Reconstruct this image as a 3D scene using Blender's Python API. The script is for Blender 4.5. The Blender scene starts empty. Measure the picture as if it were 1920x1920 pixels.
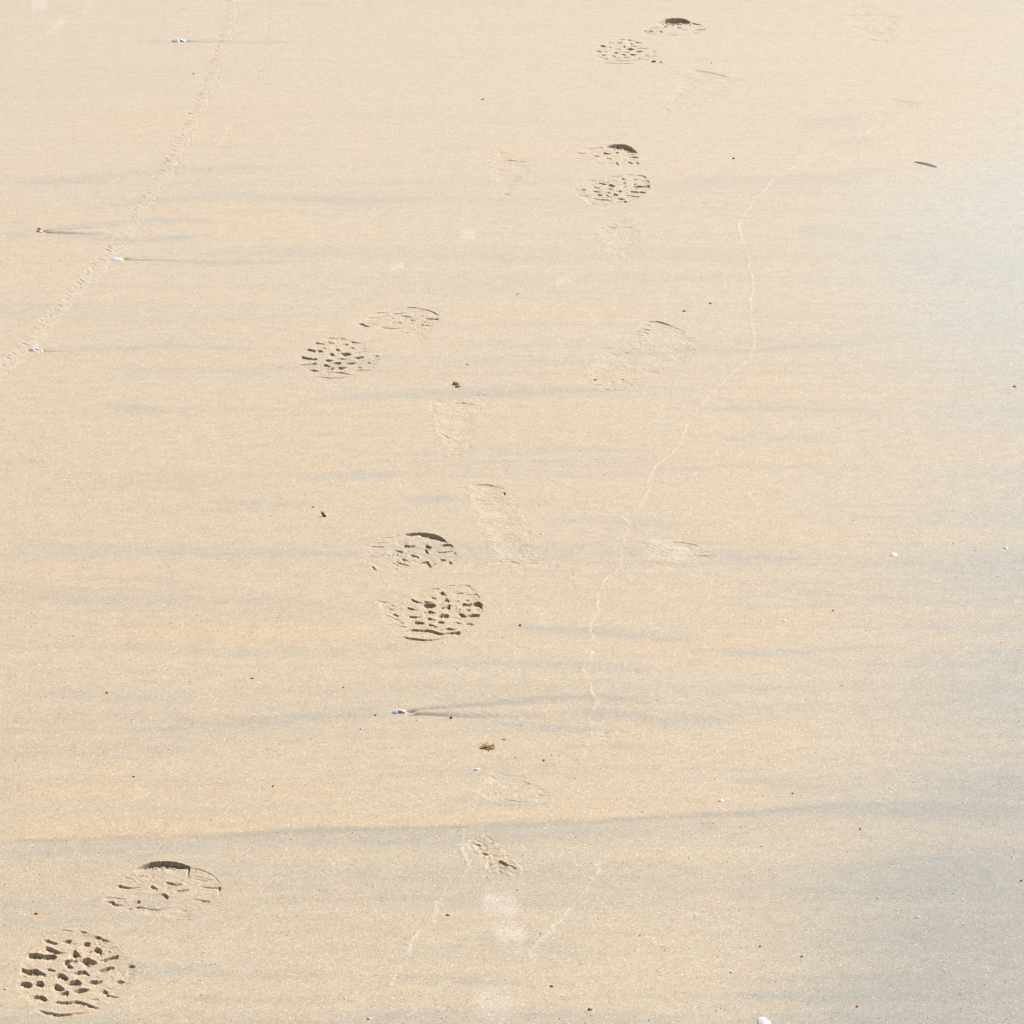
import bpy, bmesh, math, random
import numpy as np
from mathutils import Vector, Matrix, noise as mnoise

random.seed(7)
sc = bpy.context.scene
COL = sc.collection
R = math.radians

# ------------------------------------------------------------------ camera, sky, sun
H, PITCH, F = 1.60, R(22.0), 6435.0            # eye height (m), downward pitch, focal length in photo pixels
cam = bpy.data.cameras.new('camera')
cam.lens = 36.0 * F / 1920.0
cam.sensor_width = 36.0
cam.clip_start, cam.clip_end = 0.05, 2000.0
cob = bpy.data.objects.new('camera', cam)
cob.location = (0, 0, H)
cob.rotation_euler = (math.pi / 2 - PITCH, 0, 0)
COL.objects.link(cob)
sc.camera = cob

SUN_EL, SUN_AZ = R(43.0), R(42.0)             # azimuth measured from +Y (away from the eye) towards +X
world = bpy.data.worlds.new('World')
sc.world = world
world.use_nodes = True
wn = world.node_tree
for n in list(wn.nodes):
    wn.nodes.remove(n)
sky = wn.nodes.new('ShaderNodeTexSky')
sky.sky_type = 'NISHITA'
sky.sun_disc = False
sky.sun_elevation = SUN_EL
sky.sun_rotation = SUN_AZ
sky.dust_density = 1.5
bgn = wn.nodes.new('ShaderNodeBackground')
bgn.inputs['Strength'].default_value = 0.055
wo = wn.nodes.new('ShaderNodeOutputWorld')
wn.links.new(sky.outputs[0], bgn.inputs['Color'])
wn.links.new(bgn.outputs[0], wo.inputs['Surface'])

sl = bpy.data.lights.new('sun', 'SUN')
sl.energy = 4.6
sl.angle = R(0.55)
sl.color = (1.0, 0.965, 0.915)
so = bpy.data.objects.new('sun', sl)
sdir = Vector((math.sin(SUN_AZ) * math.cos(SUN_EL), math.cos(SUN_AZ) * math.cos(SUN_EL), math.sin(SUN_EL)))
so.rotation_euler = sdir.to_track_quat('Z', 'Y').to_euler()
so.location = sdir * 20
COL.objects.link(so)

sc.view_settings.view_transform = 'Standard'
sc.view_settings.look = 'None'
sc.view_settings.gamma = 1.0
sc.view_settings.exposure = 0.27

# ------------------------------------------------------------------ photo pixel <-> beach plane (z = 0)
cP, sP = math.cos(PITCH), math.sin(PITCH)

def pix(x, y):
    d = y * cP + H * sP
    return 960 + F * x / d, 960 - F * (y * sP - H * cP) / d

def gnd(u, v):
    a = (960 - np.asarray(v, float)) / F
    b = (np.asarray(u, float) - 960) / F
    t = H / (sP - a * cP)
    return b * t, (cP + a * sP) * t

def ppm(v):                                   # photo pixels per metre across the view, at image row v
    y = gnd(960, v)[1]
    return F / (y * cP + H * sP)

def vang(v):                                  # angle below the horizon
    return PITCH + math.atan((v - 960) / F)

# ------------------------------------------------------------------ numpy value noise
def _hash(ix, iy, s):
    h = (ix.astype(np.int64) * 374761393 + iy.astype(np.int64) * 668265263 + s * 974634777) & 0xffffffff
    h = ((h ^ (h >> 13)) * 1274126177) & 0xffffffff
    return ((h ^ (h >> 16)) & 0xffffff) / float(0xffffff)

def vn(x, y, s=0):
    ix, iy = np.floor(x), np.floor(y)
    fx, fy = x - ix, y - iy
    fx, fy = fx * fx * (3 - 2 * fx), fy * fy * (3 - 2 * fy)
    a, b = _hash(ix, iy, s), _hash(ix + 1, iy, s)
    c, d = _hash(ix, iy + 1, s), _hash(ix + 1, iy + 1, s)
    return (a + (b - a) * fx) * (1 - fy) + (c + (d - c) * fx) * fy

def fbm(x, y, s=0, o=3):
    r, a, t = 0.0, 1.0, 0.0
    for k in range(o):
        r = r + a * vn(x * 2 ** k, y * 2 ** k, s + k)
        t += a
        a *= 0.5
    return r / t - 0.5                         # about -0.5 .. 0.5

def sstep(a, b, x):
    t = np.clip((x - a) / (b - a), 0, 1)
    return t * t * (3 - 2 * t)

# ------------------------------------------------------------------ traced marks: "x,y,t" points in enlarged crops of the beach
def parse(org, k, txt):
    out = []
    for part in txt.replace('\n', ' ').split(';'):
        p = [tuple(float(q) for q in w.split(',')) for w in part.split()]
        if p:
            out.append([(org[0] + a / k, org[1] + b / k, c / k) for a, b, c in p])
    return out

A_SOLE = parse((0, 1700), 6.4, """
730,290,6 800,288,16 880,298,6; 955,302,8 1000,305,18 1045,315,12; 1130,365,25 1180,365,35 1240,395,22 1310,415,12;
530,410,25 570,405,35 640,425,28 690,435,15; 735,425,8 790,405,30 850,405,45 858,400,25; 950,490,4 1010,435,40 1050,425,50 1080,440,35;
530,505,22 560,480,50 650,510,50 720,540,30 790,550,12; 1045,545,15 1120,515,30 1160,490,60 1215,510,60 1222,540,25;
315,610,15 350,570,55 420,565,65 500,580,50 560,585,60 640,580,70 680,600,25; 820,600,5 880,540,60 905,530,75 940,560,60 970,610,15;
1175,650,8 1260,620,35 1340,600,30 1410,585,40 1420,585,70; 950,655,20 990,628,60 1050,622,110 1110,635,70 1165,665,20;
770,650,50 790,640,70 850,640,15 940,655,8; 800,680,40 850,705,40 880,725,15; 1170,765,20 1210,750,45 1290,725,50 1350,715,45 1370,725,15;
230,800,15 270,745,60 330,760,55 430,750,80 500,790,45 550,810,35; 560,735,20 620,750,25 660,760,15;
670,825,30 710,800,60 770,820,60 815,850,30; 870,800,15 940,775,40 1010,765,50 1085,820,15; 200,950,10 260,905,55 340,905,65 385,930,35;
400,930,30 450,895,60 510,900,60 530,925,20; 640,940,40 670,925,70 730,950,60 775,990,15; 785,925,20 850,890,50 930,880,70 975,915,40;
1040,910,15 1100,890,40 1170,895,40 1230,880,25; 875,1015,15 950,990,60 1010,985,45 1070,990,20; 1200,1040,15 1245,1000,50 1290,1020,30;
670,1070,15 740,1035,35 800,1015,55 820,1020,70; 1090,1105,12 1180,1100,20 1280,1045,25 1350,1065,20 1430,1090,8;
370,1095,15 440,1075,35 500,1070,50 540,1090,45 570,1120,15; 610,1158,8 690,1140,25 800,1142,28 930,1130,40 980,1140,30 1060,1170,30 1190,1215,12;
450,1238,10 560,1265,25 660,1285,30 760,1290,28 860,1285,22 960,1272,15 1075,1268,6; 1535,715,25 1570,705,38 1620,715,20;
1390,895,20 1440,880,38 1495,895,18; 1490,830,6 1560,800,10; 1500,922,8 1570,925,10; 450,500,6 520,435,6; 1300,500,7 1400,490,9 1415,520,14; 1290,980,8 1370,960,8""")
A_HEEL = parse((170, 1580), 6.4, """
510,345,10 570,310,35 640,275,60 720,250,75 820,243,85 920,240,85 1010,248,72 1100,265,55 1180,295,30; 1178,297,120 1190,300,115;
1228,315,12 1300,325,12 1380,350,8 1450,385,10 1510,440,12 1550,485,12; 400,415,6 520,440,10; 290,535,4 350,515,30 440,540,18 500,540,20 595,530,10;
715,510,25 750,525,30 800,555,20; 720,505,10 790,470,10; 900,468,25 960,485,25 1030,500,18 1100,498,15; 1010,600,12 1050,578,25 1120,575,20 1170,562,22;
1325,535,10 1400,540,15 1480,545,15 1555,538,22; 1545,540,70 1556,540,65; 720,650,8 790,625,10 850,620,12 900,630,40 930,650,45;
175,660,10 280,662,8 350,670,15 415,675,10; 180,715,15 240,712,22 270,710,40 300,745,20 370,748,18; 415,805,10 500,780,20 560,700,35 595,700,30;
535,770,25 600,770,20 680,785,10 760,800,15 790,808,18 850,795,8 990,765,8; 1220,680,8 1290,685,12 1350,700,15 1430,712,15; 1100,810,12 1150,815,12;
1000,925,6 1100,935,6 1200,925,4; 1230,400,7 1330,410,7 1450,450,7; 1240,430,6 1400,460,6""")
B_SOLE = parse((670, 1070), 7.111, """
250,400,8 330,402,10 410,408,8; 440,450,12 510,455,15; 425,490,15 480,510,12; 455,575,12 500,568,25 550,595,15; 370,590,6 450,605,10 500,635,12 570,650,8;
550,688,8 590,680,15 615,700,10; 380,718,5 510,708,6 580,735,8 660,745,10; 700,365,12 750,380,25 800,400,25 870,410,15; 885,395,18 940,400,18 1000,395,12;
970,335,6 1020,345,20 1055,355,10; 965,240,6 1085,222,12; 1085,285,12 1135,268,40 1160,285,35 1190,315,10; 1070,415,10 1130,380,20 1190,350,45 1225,390,28;
660,475,20 720,490,25 760,505,20 805,515,8; 875,440,30 930,430,60 980,430,60 1050,450,18; 1110,480,20 1180,465,30 1235,445,90;
860,550,6 920,540,20 950,520,40 1000,540,22 1045,550,12; 685,595,25 740,605,30 800,610,22 845,605,8; 890,650,6 950,618,35 1000,640,20 1045,648,12;
1060,600,18 1120,575,40 1180,568,55 1215,580,45; 760,685,20 810,675,38 860,685,28 895,690,12; 1035,690,8 1090,668,28 1160,672,18;
950,705,30 1000,720,25 1070,740,10; 1085,782,8 1150,775,10 1210,760,28 1310,778,12; 1250,682,8 1330,682,20 1385,695,10; 1390,708,8 1460,702,14 1520,700,22 1550,720,10;
1310,290,14 1360,283,16 1410,280,16; 1460,305,8 1590,300,15 1620,330,25 1635,360,10; 1430,188,8 1490,190,10 1520,220,15 1555,250,12; 1210,188,6 1300,186,6;
1300,395,15 1350,385,25; 1435,375,22 1490,370,22; 1365,450,18 1420,420,50 1480,440,30 1560,415,45 1630,410,60 1665,450,80; 1310,535,10 1375,535,10;
1430,520,15 1500,500,30; 1340,570,30 1390,565,45 1450,590,20 1530,570,40 1590,575,35 1630,570,45; 1335,630,12 1380,620,20;
520,830,6 640,800,9 740,775,25 850,785,25 940,785,28 1010,795,35 1090,825,30 1130,835,20 1220,825,20 1300,815,35 1370,808,45;
585,875,10 680,890,20 790,905,25 900,918,20 1000,918,16 1090,912,10 1200,885,8 1290,870,8""")
B_HEEL = parse((660, 970), 8, """
665,268,8 735,262,12; 790,255,18 880,243,35 1000,235,45 1120,243,60 1220,260,72 1300,285,65 1370,330,40 1430,375,12; 260,432,10 380,432,15 480,432,20;
270,575,6 400,570,8 480,565,5; 740,440,12 800,410,40 860,430,20 920,420,32 950,410,35; 1095,425,25 1140,425,40 1190,440,25; 640,482,18 700,500,22 765,510,20;
880,550,25 940,568,20 1010,595,15; 1000,515,8 1090,485,12 1130,490,60 1150,540,15; 735,615,12 780,620,25 840,645,10; 665,662,20 740,685,20 860,710,12;
970,690,15 1050,660,25 1140,645,45 1160,680,55 1195,730,15; 605,670,15 700,710,10; 1280,430,6 1400,405,35 1480,410,25 1515,440,30;
1260,512,6 1320,520,18 1420,515,18 1500,508,10; 1530,520,10 1555,540,40; 1310,625,10 1350,625,25 1410,635,12; 1445,670,20 1470,655,40 1510,690,12;
215,620,15 260,665,10; 295,730,20 330,745,35 370,785,15; 365,740,10 410,710,10; 380,350,8 440,310,8 600,295,6; 290,378,7 490,368,7""")
C_HEEL = parse((530, 560), 6, """
1350,108,4 1420,98,10 1500,102,8 1590,120,6 1680,145,10 1730,170,15 1755,190,10; 1335,188,12 1390,195,14 1450,200,8; 1605,220,8 1680,225,12 1758,222,18;
1410,245,8 1450,238,12 1500,232,10; 1215,205,10 1255,222,8; 1215,270,6 1310,260,10 1345,270,14; 940,212,5 1100,205,6 1200,190,5;
850,285,14 900,280,18 940,300,15 980,308,8; 1080,320,8 1115,295,8; 1110,322,6 1200,330,8 1280,335,8 1380,322,5; 1550,290,6 1670,300,6;
1370,375,6 1400,380,6; 1030,160,6 1200,150,6; 1240,165,8 1390,158,6; 1572,425,9 1582,425,9""")
C_SOLE = parse((530, 560), 6, """
435,470,5 520,445,9 610,448,5; 650,450,9 705,455,7; 770,480,14 810,492,10 880,502,5; 370,495,16 410,498,14 475,508,10; 510,495,12 550,495,14 585,500,8;
665,520,8 710,505,18 735,515,10; 720,555,6 780,543,15 815,562,8; 430,550,8 485,552,14; 245,580,14 290,565,28 340,578,22 370,585,18; 385,585,14 420,575,28 455,590,12;
570,580,6 610,555,28 650,585,8; 530,610,20 550,612,28 590,635,10; 655,612,12 700,608,38 750,612,25 778,622,5; 810,605,5 870,602,8 945,580,16;
185,670,10 220,650,28 270,660,24 330,675,16 390,672,14; 470,685,14 520,685,25 560,690,12; 590,672,6 670,668,12 715,675,6; 790,658,12 850,655,24 910,645,18;
170,742,4 250,738,8 310,735,16 360,722,22 380,725,8; 455,740,20 490,735,26 535,755,10; 550,725,10 600,715,24 655,715,22; 710,720,10 760,720,22 825,715,8;
475,790,6 530,782,14 570,772,26; 610,770,10 650,768,24 725,765,6; 810,780,8 850,765,14 890,765,10; 290,802,6 350,795,18 415,812,6;
485,825,6 600,825,8 660,825,14 720,838,10 800,858,4; 350,868,5 450,880,8 540,890,10 640,885,8 750,878,4; 1025,648,8 1055,640,14 1085,645,6;
940,722,8 970,716,14 1000,720,6; 760,812,5 890,795,8 990,802,5; 1010,690,5 1090,680,6""")
D_HEEL = parse((1050, 250), 9.6, """
400,290,6 520,265,8 640,255,8 760,240,14; 800,242,12 880,212,45 980,197,75 1080,195,95 1180,203,110 1260,230,100 1320,270,65 1385,330,12;
300,340,10 400,345,12 490,350,8; 535,345,20 548,345,20; 740,352,8 800,335,35 850,348,20 920,355,8; 950,345,8 1020,328,25 1050,330,25;
620,385,20 680,395,16 720,408,8; 820,430,16 880,440,14 930,455,12; 960,410,8 1060,395,12; 1210,420,8 1290,410,20 1360,415,15 1430,435,6;
1200,370,6 1380,372,8; 1130,465,5 1210,468,7; 1005,500,30 1035,520,45 1055,550,15; 1200,500,6 1270,510,25 1310,525,12; 1370,505,20 1430,535,10;
620,500,6 770,530,8; 860,520,7 970,525,8; 270,440,7 400,432,6""")
D_SOLE = parse((1050, 250), 9.6, """
910,770,6 1020,768,10 1105,755,16; 1220,738,6 1320,745,7; 1370,750,6 1490,752,10 1530,770,25 1560,800,10; 1090,810,10 1130,795,30 1170,825,10;
1305,820,18 1410,820,10; 1450,845,6 1570,840,14 1600,860,30; 890,850,6 960,838,10 1030,858,6; 480,840,6 600,832,7 690,835,6; 690,865,20 740,885,20 820,905,10;
1120,885,25 1180,870,35; 1310,905,15 1340,892,25 1370,900,16; 835,930,14 900,905,50 950,920,35 1000,940,8; 1025,910,6 1100,905,8; 610,945,25 650,960,20 720,975,10;
1060,985,8 1130,955,20 1185,940,35; 1320,945,16 1400,940,28 1500,945,22 1600,930,40 1610,940,45; 810,998,6 890,985,22 960,998,8; 385,1000,18 460,1005,16;
600,1025,25 660,1040,18 750,1045,8; 380,920,12 430,965,8; 1190,1000,8 1250,998,8; 1340,1000,10 1400,988,14; 820,1055,10 870,1050,25 920,1072,12;
1030,1045,15 1080,1035,28 1130,1035,15; 1250,1035,12 1310,1040,22 1430,1045,20 1540,1055,22; 650,1100,14 700,1088,30 765,1102,10; 920,1105,8 980,1078,35 1040,1095,20;
1170,1070,10 1215,1070,10; 1175,1105,12 1260,1110,14 1350,1125,16 1430,1130,18; 800,1130,6 850,1112,20 940,1138,6; 1000,1180,12 1070,1162,25 1165,1180,14;
240,1010,6 350,1015,7 450,1060,10; 440,1090,7 500,1095,10; 320,1100,5 430,1105,7 520,1135,10; 540,1170,6 620,1160,12 720,1180,14 850,1185,18 940,1215,8;
1000,1222,6 1100,1220,10 1160,1208,25 1210,1210,25; 510,1240,6 640,1260,10 760,1268,9 900,1262,7 1060,1250,5""")
E_HEEL = parse((1090, 20), 7.68, """
1080,185,12 1150,155,35 1220,125,70 1300,115,80 1400,115,78 1480,122,68 1560,155,35; 1590,175,18 1640,185,12 1740,210,6; 1550,190,25 1562,190,28;
980,240,6 1120,242,6; 1195,222,18 1225,225,14; 1290,225,12 1310,222,12; 1370,232,10 1440,242,10; 1435,275,8 1530,270,8; 1640,265,7 1790,270,10;
870,290,5 960,290,10 1030,292,10; 900,300,5 1010,320,8; 1125,295,18 1150,292,22 1165,305,10; 1230,350,7 1380,342,7; 1000,330,14 1015,330,12; 1615,320,6 1690,320,6""")
E_SOLE = parse((1090, 20), 7.68, """
520,412,6 620,412,7; 660,418,8 715,422,10; 380,455,8 475,460,6; 520,458,12 580,460,10; 780,450,14 870,465,8; 665,478,6 710,465,12 740,472,6;
245,515,10 290,502,20 340,512,18 370,525,8; 385,525,8 430,530,12; 570,520,6 615,500,25 645,530,8; 710,510,10 815,510,10; 525,545,18 570,565,8;
650,550,12 700,545,26 760,550,8; 800,545,8 940,538,10; 180,583,8 240,577,14 300,590,8; 330,592,12 380,590,10; 585,595,6 690,595,10; 780,585,12 840,582,20 900,578,10;
460,605,18 500,598,20 545,608,6; 545,635,10 600,625,16 640,638,8; 695,628,12 750,630,18 805,625,8; 290,632,12 350,638,12; 445,645,14 500,655,8;
605,670,12 695,662,12; 465,680,6 555,675,14; 920,635,14 970,632,10; 800,680,10 850,675,12; 480,712,6 640,715,7 700,725,6; 340,745,6 480,755,7 720,755,6;
870,660,6 970,655,6 1090,655,5; 1030,580,7 1060,582,7; 740,695,5 970,695,7; 200,640,5 390,695,8""")

WORN = [
 ('clearest faint shoe print with a curved upper edge, left of the long pale ridge', parse((1050, 580), 6.4, """
1060,150,8 1170,145,15 1250,165,14 1330,195,12 1420,240,12 1500,275,8; 1000,172,8 1090,200,12; 940,225,6 1080,248,14; 890,260,6 960,262,8 1060,288,12;
900,300,6 1020,320,8; 880,335,5 960,335,6; 1220,200,5 1400,270,6; 1440,290,6 1510,298,8; 1550,320,6 1600,370,8; 1580,485,12 1605,480,12;
560,460,10 630,460,10; 600,425,8 670,405,6; 770,518,8 830,522,10; 360,790,12 375,790,12; 400,840,20 440,835,22; 590,880,15 640,860,20; 740,835,16 770,840,14;
490,950,8 590,960,12 720,965,6; 390,900,6 500,900,6; 1060,740,6 1200,755,8""")),
 ('faint rippled shoe print just right of the middle boot print', parse((780, 690), 4.922, """
500,1095,6 560,1078,10 660,1075,12 740,1095,10 820,1118,5; 650,1165,5 810,1145,8; 700,1200,5 800,1190,5; 810,1150,30 820,1155,40; 760,1765,10 800,1790,10;
860,1780,12 960,1800,8; 1000,1630,6 1060,1670,7; 1000,1700,7 1060,1770,7; 1040,1800,8 1130,1800,6; 810,1445,5 900,1445,6; 940,1690,6 1010,1740,6; 900,1720,6 980,1790,6""")),
 ('small cracked scuff above the rippled shoe print, under a tan crumb', parse((780, 690), 4.922, """
215,585,8 250,605,12 300,640,14 340,640,8; 310,800,6 430,795,6; 340,320,6 440,315,16 500,328,10 560,335,6; 540,240,6 600,250,6; 170,295,5 230,290,5""")),
 ('very faint curved shoe outline below and right of the farthest boot print', parse((1150, 100), 2.56, """
390,82,4 460,90,5 540,110,5 590,145,4; 340,100,3 370,104,3; 335,112,3 370,118,3; 250,265,5 275,272,5; 340,270,5 352,268,5; 345,180,3 370,182,3""")),
 ('very faint shoe print crossed by the pale ridge, above the dark feather', parse((1150, 100), 2.56, """
1320,215,3 1400,228,5 1460,245,4; 1370,245,2 1460,262,3; 1210,292,5 1250,290,5; 1220,310,4 1290,308,3; 1300,262,2 1350,265,2""")),
 ('blurred faint print near the top edge, farthest right of all footprints', parse((1560, 0), 5.4875, """
130,148,5 250,160,6 350,152,8 520,145,5; 210,95,8 240,92,6; 370,125,8 400,128,8; 600,168,6 650,170,6; 620,220,10 650,225,8; 360,385,8 420,405,10 480,415,8;
540,420,8 630,425,5; 220,70,4 400,68,4; 360,315,5 420,330,6""")),
 ('shallow smoothed print left of the upper middle boot print', parse((850, 240), 5.0526, """
420,318,5 520,300,10 620,308,8 720,322,6; 350,262,5 420,245,5; 430,215,8 470,240,10; 480,615,12 540,635,8; 340,325,6 355,325,10; 380,510,5 420,525,6""")),
 ('broken faint scratches of a worn print just below the upper middle boot print', parse((850, 240), 5.0526, """
1480,930,12 1560,940,8; 1630,930,10 1690,938,12; 1400,935,8 1430,935,8; 1580,870,4 1640,900,5; 1400,1095,6 1440,1102,6; 1600,840,4 1700,890,4; 1450,1180,4 1600,1220,5;
1520,900,5 1560,915,5; 1640,1215,5 1730,1225,5""")),
 ('smeared whitish and orange scuff right of the long ridge, level with the middle boot print', parse((1050, 900), 3.6925, """
760,430,6 860,435,8 950,455,6; 960,520,5 1040,525,8; 740,620,6 770,600,8; 720,480,4 820,490,6; 560,440,3 640,445,3; 650,560,3 720,600,4""")),
 ('washed out print with a low dark edge, just under the flat white flake', parse((680, 1290), 3.2, """
765,530,6 805,545,9; 820,680,6 860,675,12 930,685,8 990,690,4; 930,545,5 1000,580,8; 1050,640,10 1080,650,10; 700,620,10 720,600,10; 850,650,4 900,640,5;
880,560,4 940,548,5""")),
 ('rough crumbly scuff with an orange mound just below the long grey sand band', parse((680, 1480), 3.84, """
940,545,12 990,520,35 1020,530,30 1060,550,12 1110,575,12; 800,390,8 850,400,16; 840,420,10 880,440,12; 860,460,12 900,470,15; 890,490,8 930,500,12;
980,590,14 1010,600,10; 820,370,7 850,375,8; 880,400,8 900,410,8; 850,350,6 880,352,6""")),
 ('faint comb of fine scratch lines under the far end of the forked wake', parse((1050, 900), 3.6925, """
250,1745,4 330,1752,5 400,1765,4; 260,1775,4 360,1785,4; 290,1725,3 370,1740,4; 240,1800,3 330,1810,4; 380,1745,3 440,1760,3""")),
]

# ------------------------------------------------------------------ height of a set of pits (each mark is the eye-facing wall of a pit)
def prep(marks, gain=1.0, ramp=0.75):
    P = []
    for m in marks:
        u = np.array([p[0] for p in m]); v = np.array([p[1] for p in m]); t = np.array([p[2] for p in m])
        X, Y = gnd(u, v)
        o = np.argsort(X)
        X, Y, t, v = X[o], Y[o], t[o], v[o]
        for i in range(1, len(X)):
            X[i] = max(X[i], X[i - 1] + 2e-4)
        va = vang(v.mean())
        d = gain * t / ppm(v.mean()) / (math.cos(va) + 0.48 * math.sin(va))   # the pit also shades part of its own floor
        P.append((X, Y, d, math.tan(va * ramp), v))
    return P

def pits(x, y, P, lip=0.22, deep=0.0):
    h = np.zeros_like(x)
    up = np.zeros_like(x)
    for X, Y, d, sl_, v in P:
        d = d + deep
        reach = max(d.max() / sl_, 0.004) + 0.004
        m = (x >= X[0] - 0.0006) & (x <= X[-1] + 0.0006) & (y > Y.min() - reach) & (y < Y.max() + 0.006)
        if not m.any():
            continue
        xx, yy = x[m], y[m]
        yt = np.interp(xx, X, Y) + 0.0007 * fbm(xx * 600, yy * 600, 19, 1) + 0.0014 * fbm(xx * 140, xx * 0 + Y[0] * 91, 5, 2) + 0.0006 * fbm(xx * 330, yy * 0 + 7, 6, 1)
        dd = np.interp(xx, X, d) * (1 + 0.30 * fbm(xx * 160, yy * 0 + 3.3, 9, 2))
        end = min(0.003, 0.16 * (X[-1] - X[0])) + 1e-4    # pits narrow towards both ends, with a crumbled outline
        dd = dd * np.sqrt(np.clip((xx - X[0] + 0.0004) / end, 0.02, 1)) * np.clip((X[-1] + 0.0008 - xx) / (0.4 * end), 0, 1)
        dd = dd * (1 - 0.32 * sstep(0.08, 0.3, fbm(xx * 330, yy * 330, 23, 2)))
        L = np.maximum(dd / sl_, 0.0025)
        t = yt - yy
        k = np.clip((t + 0.0005) / 0.0010, 0, 1) * np.clip(1 - t / L, 0, 1)
        k = k * np.clip((xx - X[0] + 0.0006) / 0.0010, 0, 1) * np.clip((X[-1] + 0.0006 - xx) / 0.0010, 0, 1)
        k = np.minimum(k, 1.0)
        h[m] = np.minimum(h[m], -dd * k)
        lp = np.where((t <= -0.0005) & (t > -0.005), lip * np.minimum(dd, 0.003) * (1 + t / 0.005), 0)
        up[m] = np.maximum(up[m], lp)
    return np.where(h < -1e-4, h, np.maximum(up + h, 0))

# ------------------------------------------------------------------ colour of the sand: traced mineral streaks, damp edge, orange coarse sand
# streaks: half width px (above, below), strength, points
GREY = [
 (7, 7, .55, '0,338 150,335 330,320 560,314'), (7, 7, .5, '150,388 430,364 640,379 800,372'), (8, 8, .3, '640,345 1100,338'),
 (4, 6, .8, '88,426 150,424 230,416 300,412 430,418'), (4, 7, .95, '88,438 130,438 170,441 220,448 300,448 400,440'), (14, 14, .35, '20,425 62,418'), (12, 12, .4, '10,446 66,441'),
 (4, 5, .7, '238,486 290,484 360,490 560,490'), (6, 6, .4, '350,476 500,472 650,474'), (5, 5, .6, '70,657 130,654 250,651 330,648 520,655'), (7, 8, .4, '400,702 560,690 760,671'),
 (6, 7, .5, '560,752 850,738 1010,733 1230,724'), (6, 8, .6, '1120,662 1290,658 1450,655 1620,650'), (5, 6, .65, '1330,765 1450,766 1560,770 1660,768'),
 (5, 14, .55, '1215,342 1300,338 1430,331 1560,328 1680,312'), (6, 7, .6, '190,757 250,762 310,768'), (10, 10, .4, '200,700 350,694 520,700'),
 (12, 14, .45, '0,1022 200,1030 430,1035 640,1040'), (12, 12, .4, '0,1112 250,1122 500,1128 690,1140'), (8, 8, .4, '150,1080 400,1092'), (8, 10, .4, '0,1210 260,1216 600,1224 880,1208'),
 (5, 8, .65, '960,1172 1050,1181 1120,1184 1240,1194 1330,1200'), (5, 8, .7, '1280,1220 1400,1224 1500,1220 1680,1208'), (8, 8, .5, '740,1246 880,1243 1110,1252 1250,1260'),
 (7, 7, .6, '520,1348 600,1345 740,1338'), (10, 10, .5, '250,1370 420,1362 640,1350'), (10, 10, .4, '30,1300 200,1310 400,1316'),
 (6, 9, .72, '770,1334 860,1323 950,1313 1040,1308 1100,1310 1250,1318'), (6, 9, .75, '770,1337 850,1344 920,1352 1000,1361 1070,1366 1130,1366'),
 (7, 10, .7, '1060,1337 1120,1339 1190,1346 1250,1352 1400,1350'), (8, 9, .5, '620,1332 738,1342'), (7, 7, .5, '1040,1402 1150,1400 1260,1404'),
 (7, 8, .6, '1370,1460 1430,1466 1520,1476 1600,1480'), (2, 44, .68, '-20,1577 120,1573 230,1569 420,1564 560,1557 720,1552 860,1549 1000,1545 1150,1537 1260,1530 1400,1524 1560,1509 1700,1502'),
 (5, 12, .6, '-20,1604 90,1600 180,1599 330,1606'), (3, 12, .8, '400,1562 470,1567 560,1570 700,1578 840,1572'), (2, 12, .8, '1120,1536 1230,1534 1320,1532 1420,1527 1560,1522'),
 (8, 8, .5, '720,1838 800,1836 900,1842 980,1843'), (8, 8, .4, '880,1765 1010,1770 1080,1778'), (16, 20, .6, '640,1910 860,1903 1100,1908 1300,1915'), (14, 14, .35, '230,1822 420,1828 650,1832'),
 (6, 6, .45, '330,1872 480,1880 640,1878'), (7, 7, .4, '430,1660 520,1666 640,1672'), (8, 7, .5, '1380,1868 1500,1874 1640,1880'), (6, 6, .4, '1380,1120 1500,1110 1600,1116'),
 (5, 5, .55, '250,76 330,78'), (3, 4, .8, '340,77 400,77 480,79 560,76'), (4, 4, .4, '440,8 560,6 640,8'), (6, 6, .35, '780,280 900,276'), (10, 8, .4, '1020,975 1150,980 1300,985'),
 (6, 6, .6, '1310,1042 1350,1044 1430,1046 1520,1046'), (7, 7, .5, '760,938 860,934'), (6, 6, .45, '380,940 470,942 600,944'), (5, 5, .4, '1240,880 1400,875 1600,880 1700,872'),
 (6, 6, .4, '1340,820 1500,823 1580,826'), (7, 7, .3, '450,868 560,872'), (8, 8, .35, '560,900 760,884'), (8, 8, .35, '0,870 100,866'), (5, 5, .35, '930,488 1040,492'), (8, 7, .5, '850,1500 930,1502 1020,1508'),
 (8, 8, .45, '1780,1660 1840,1664 1920,1668'), (10, 10, .45, '1480,430 1650,446 1920,450'), (8, 22, .65, '1480,1516 1640,1508 1780,1516 1960,1534'), (26, 26, .6, '1700,480 1800,500 1960,520'), (10, 10, .45, '1550,270 1640,262'), (14, 12, .4, '1500,240 1620,225'),
]
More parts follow.
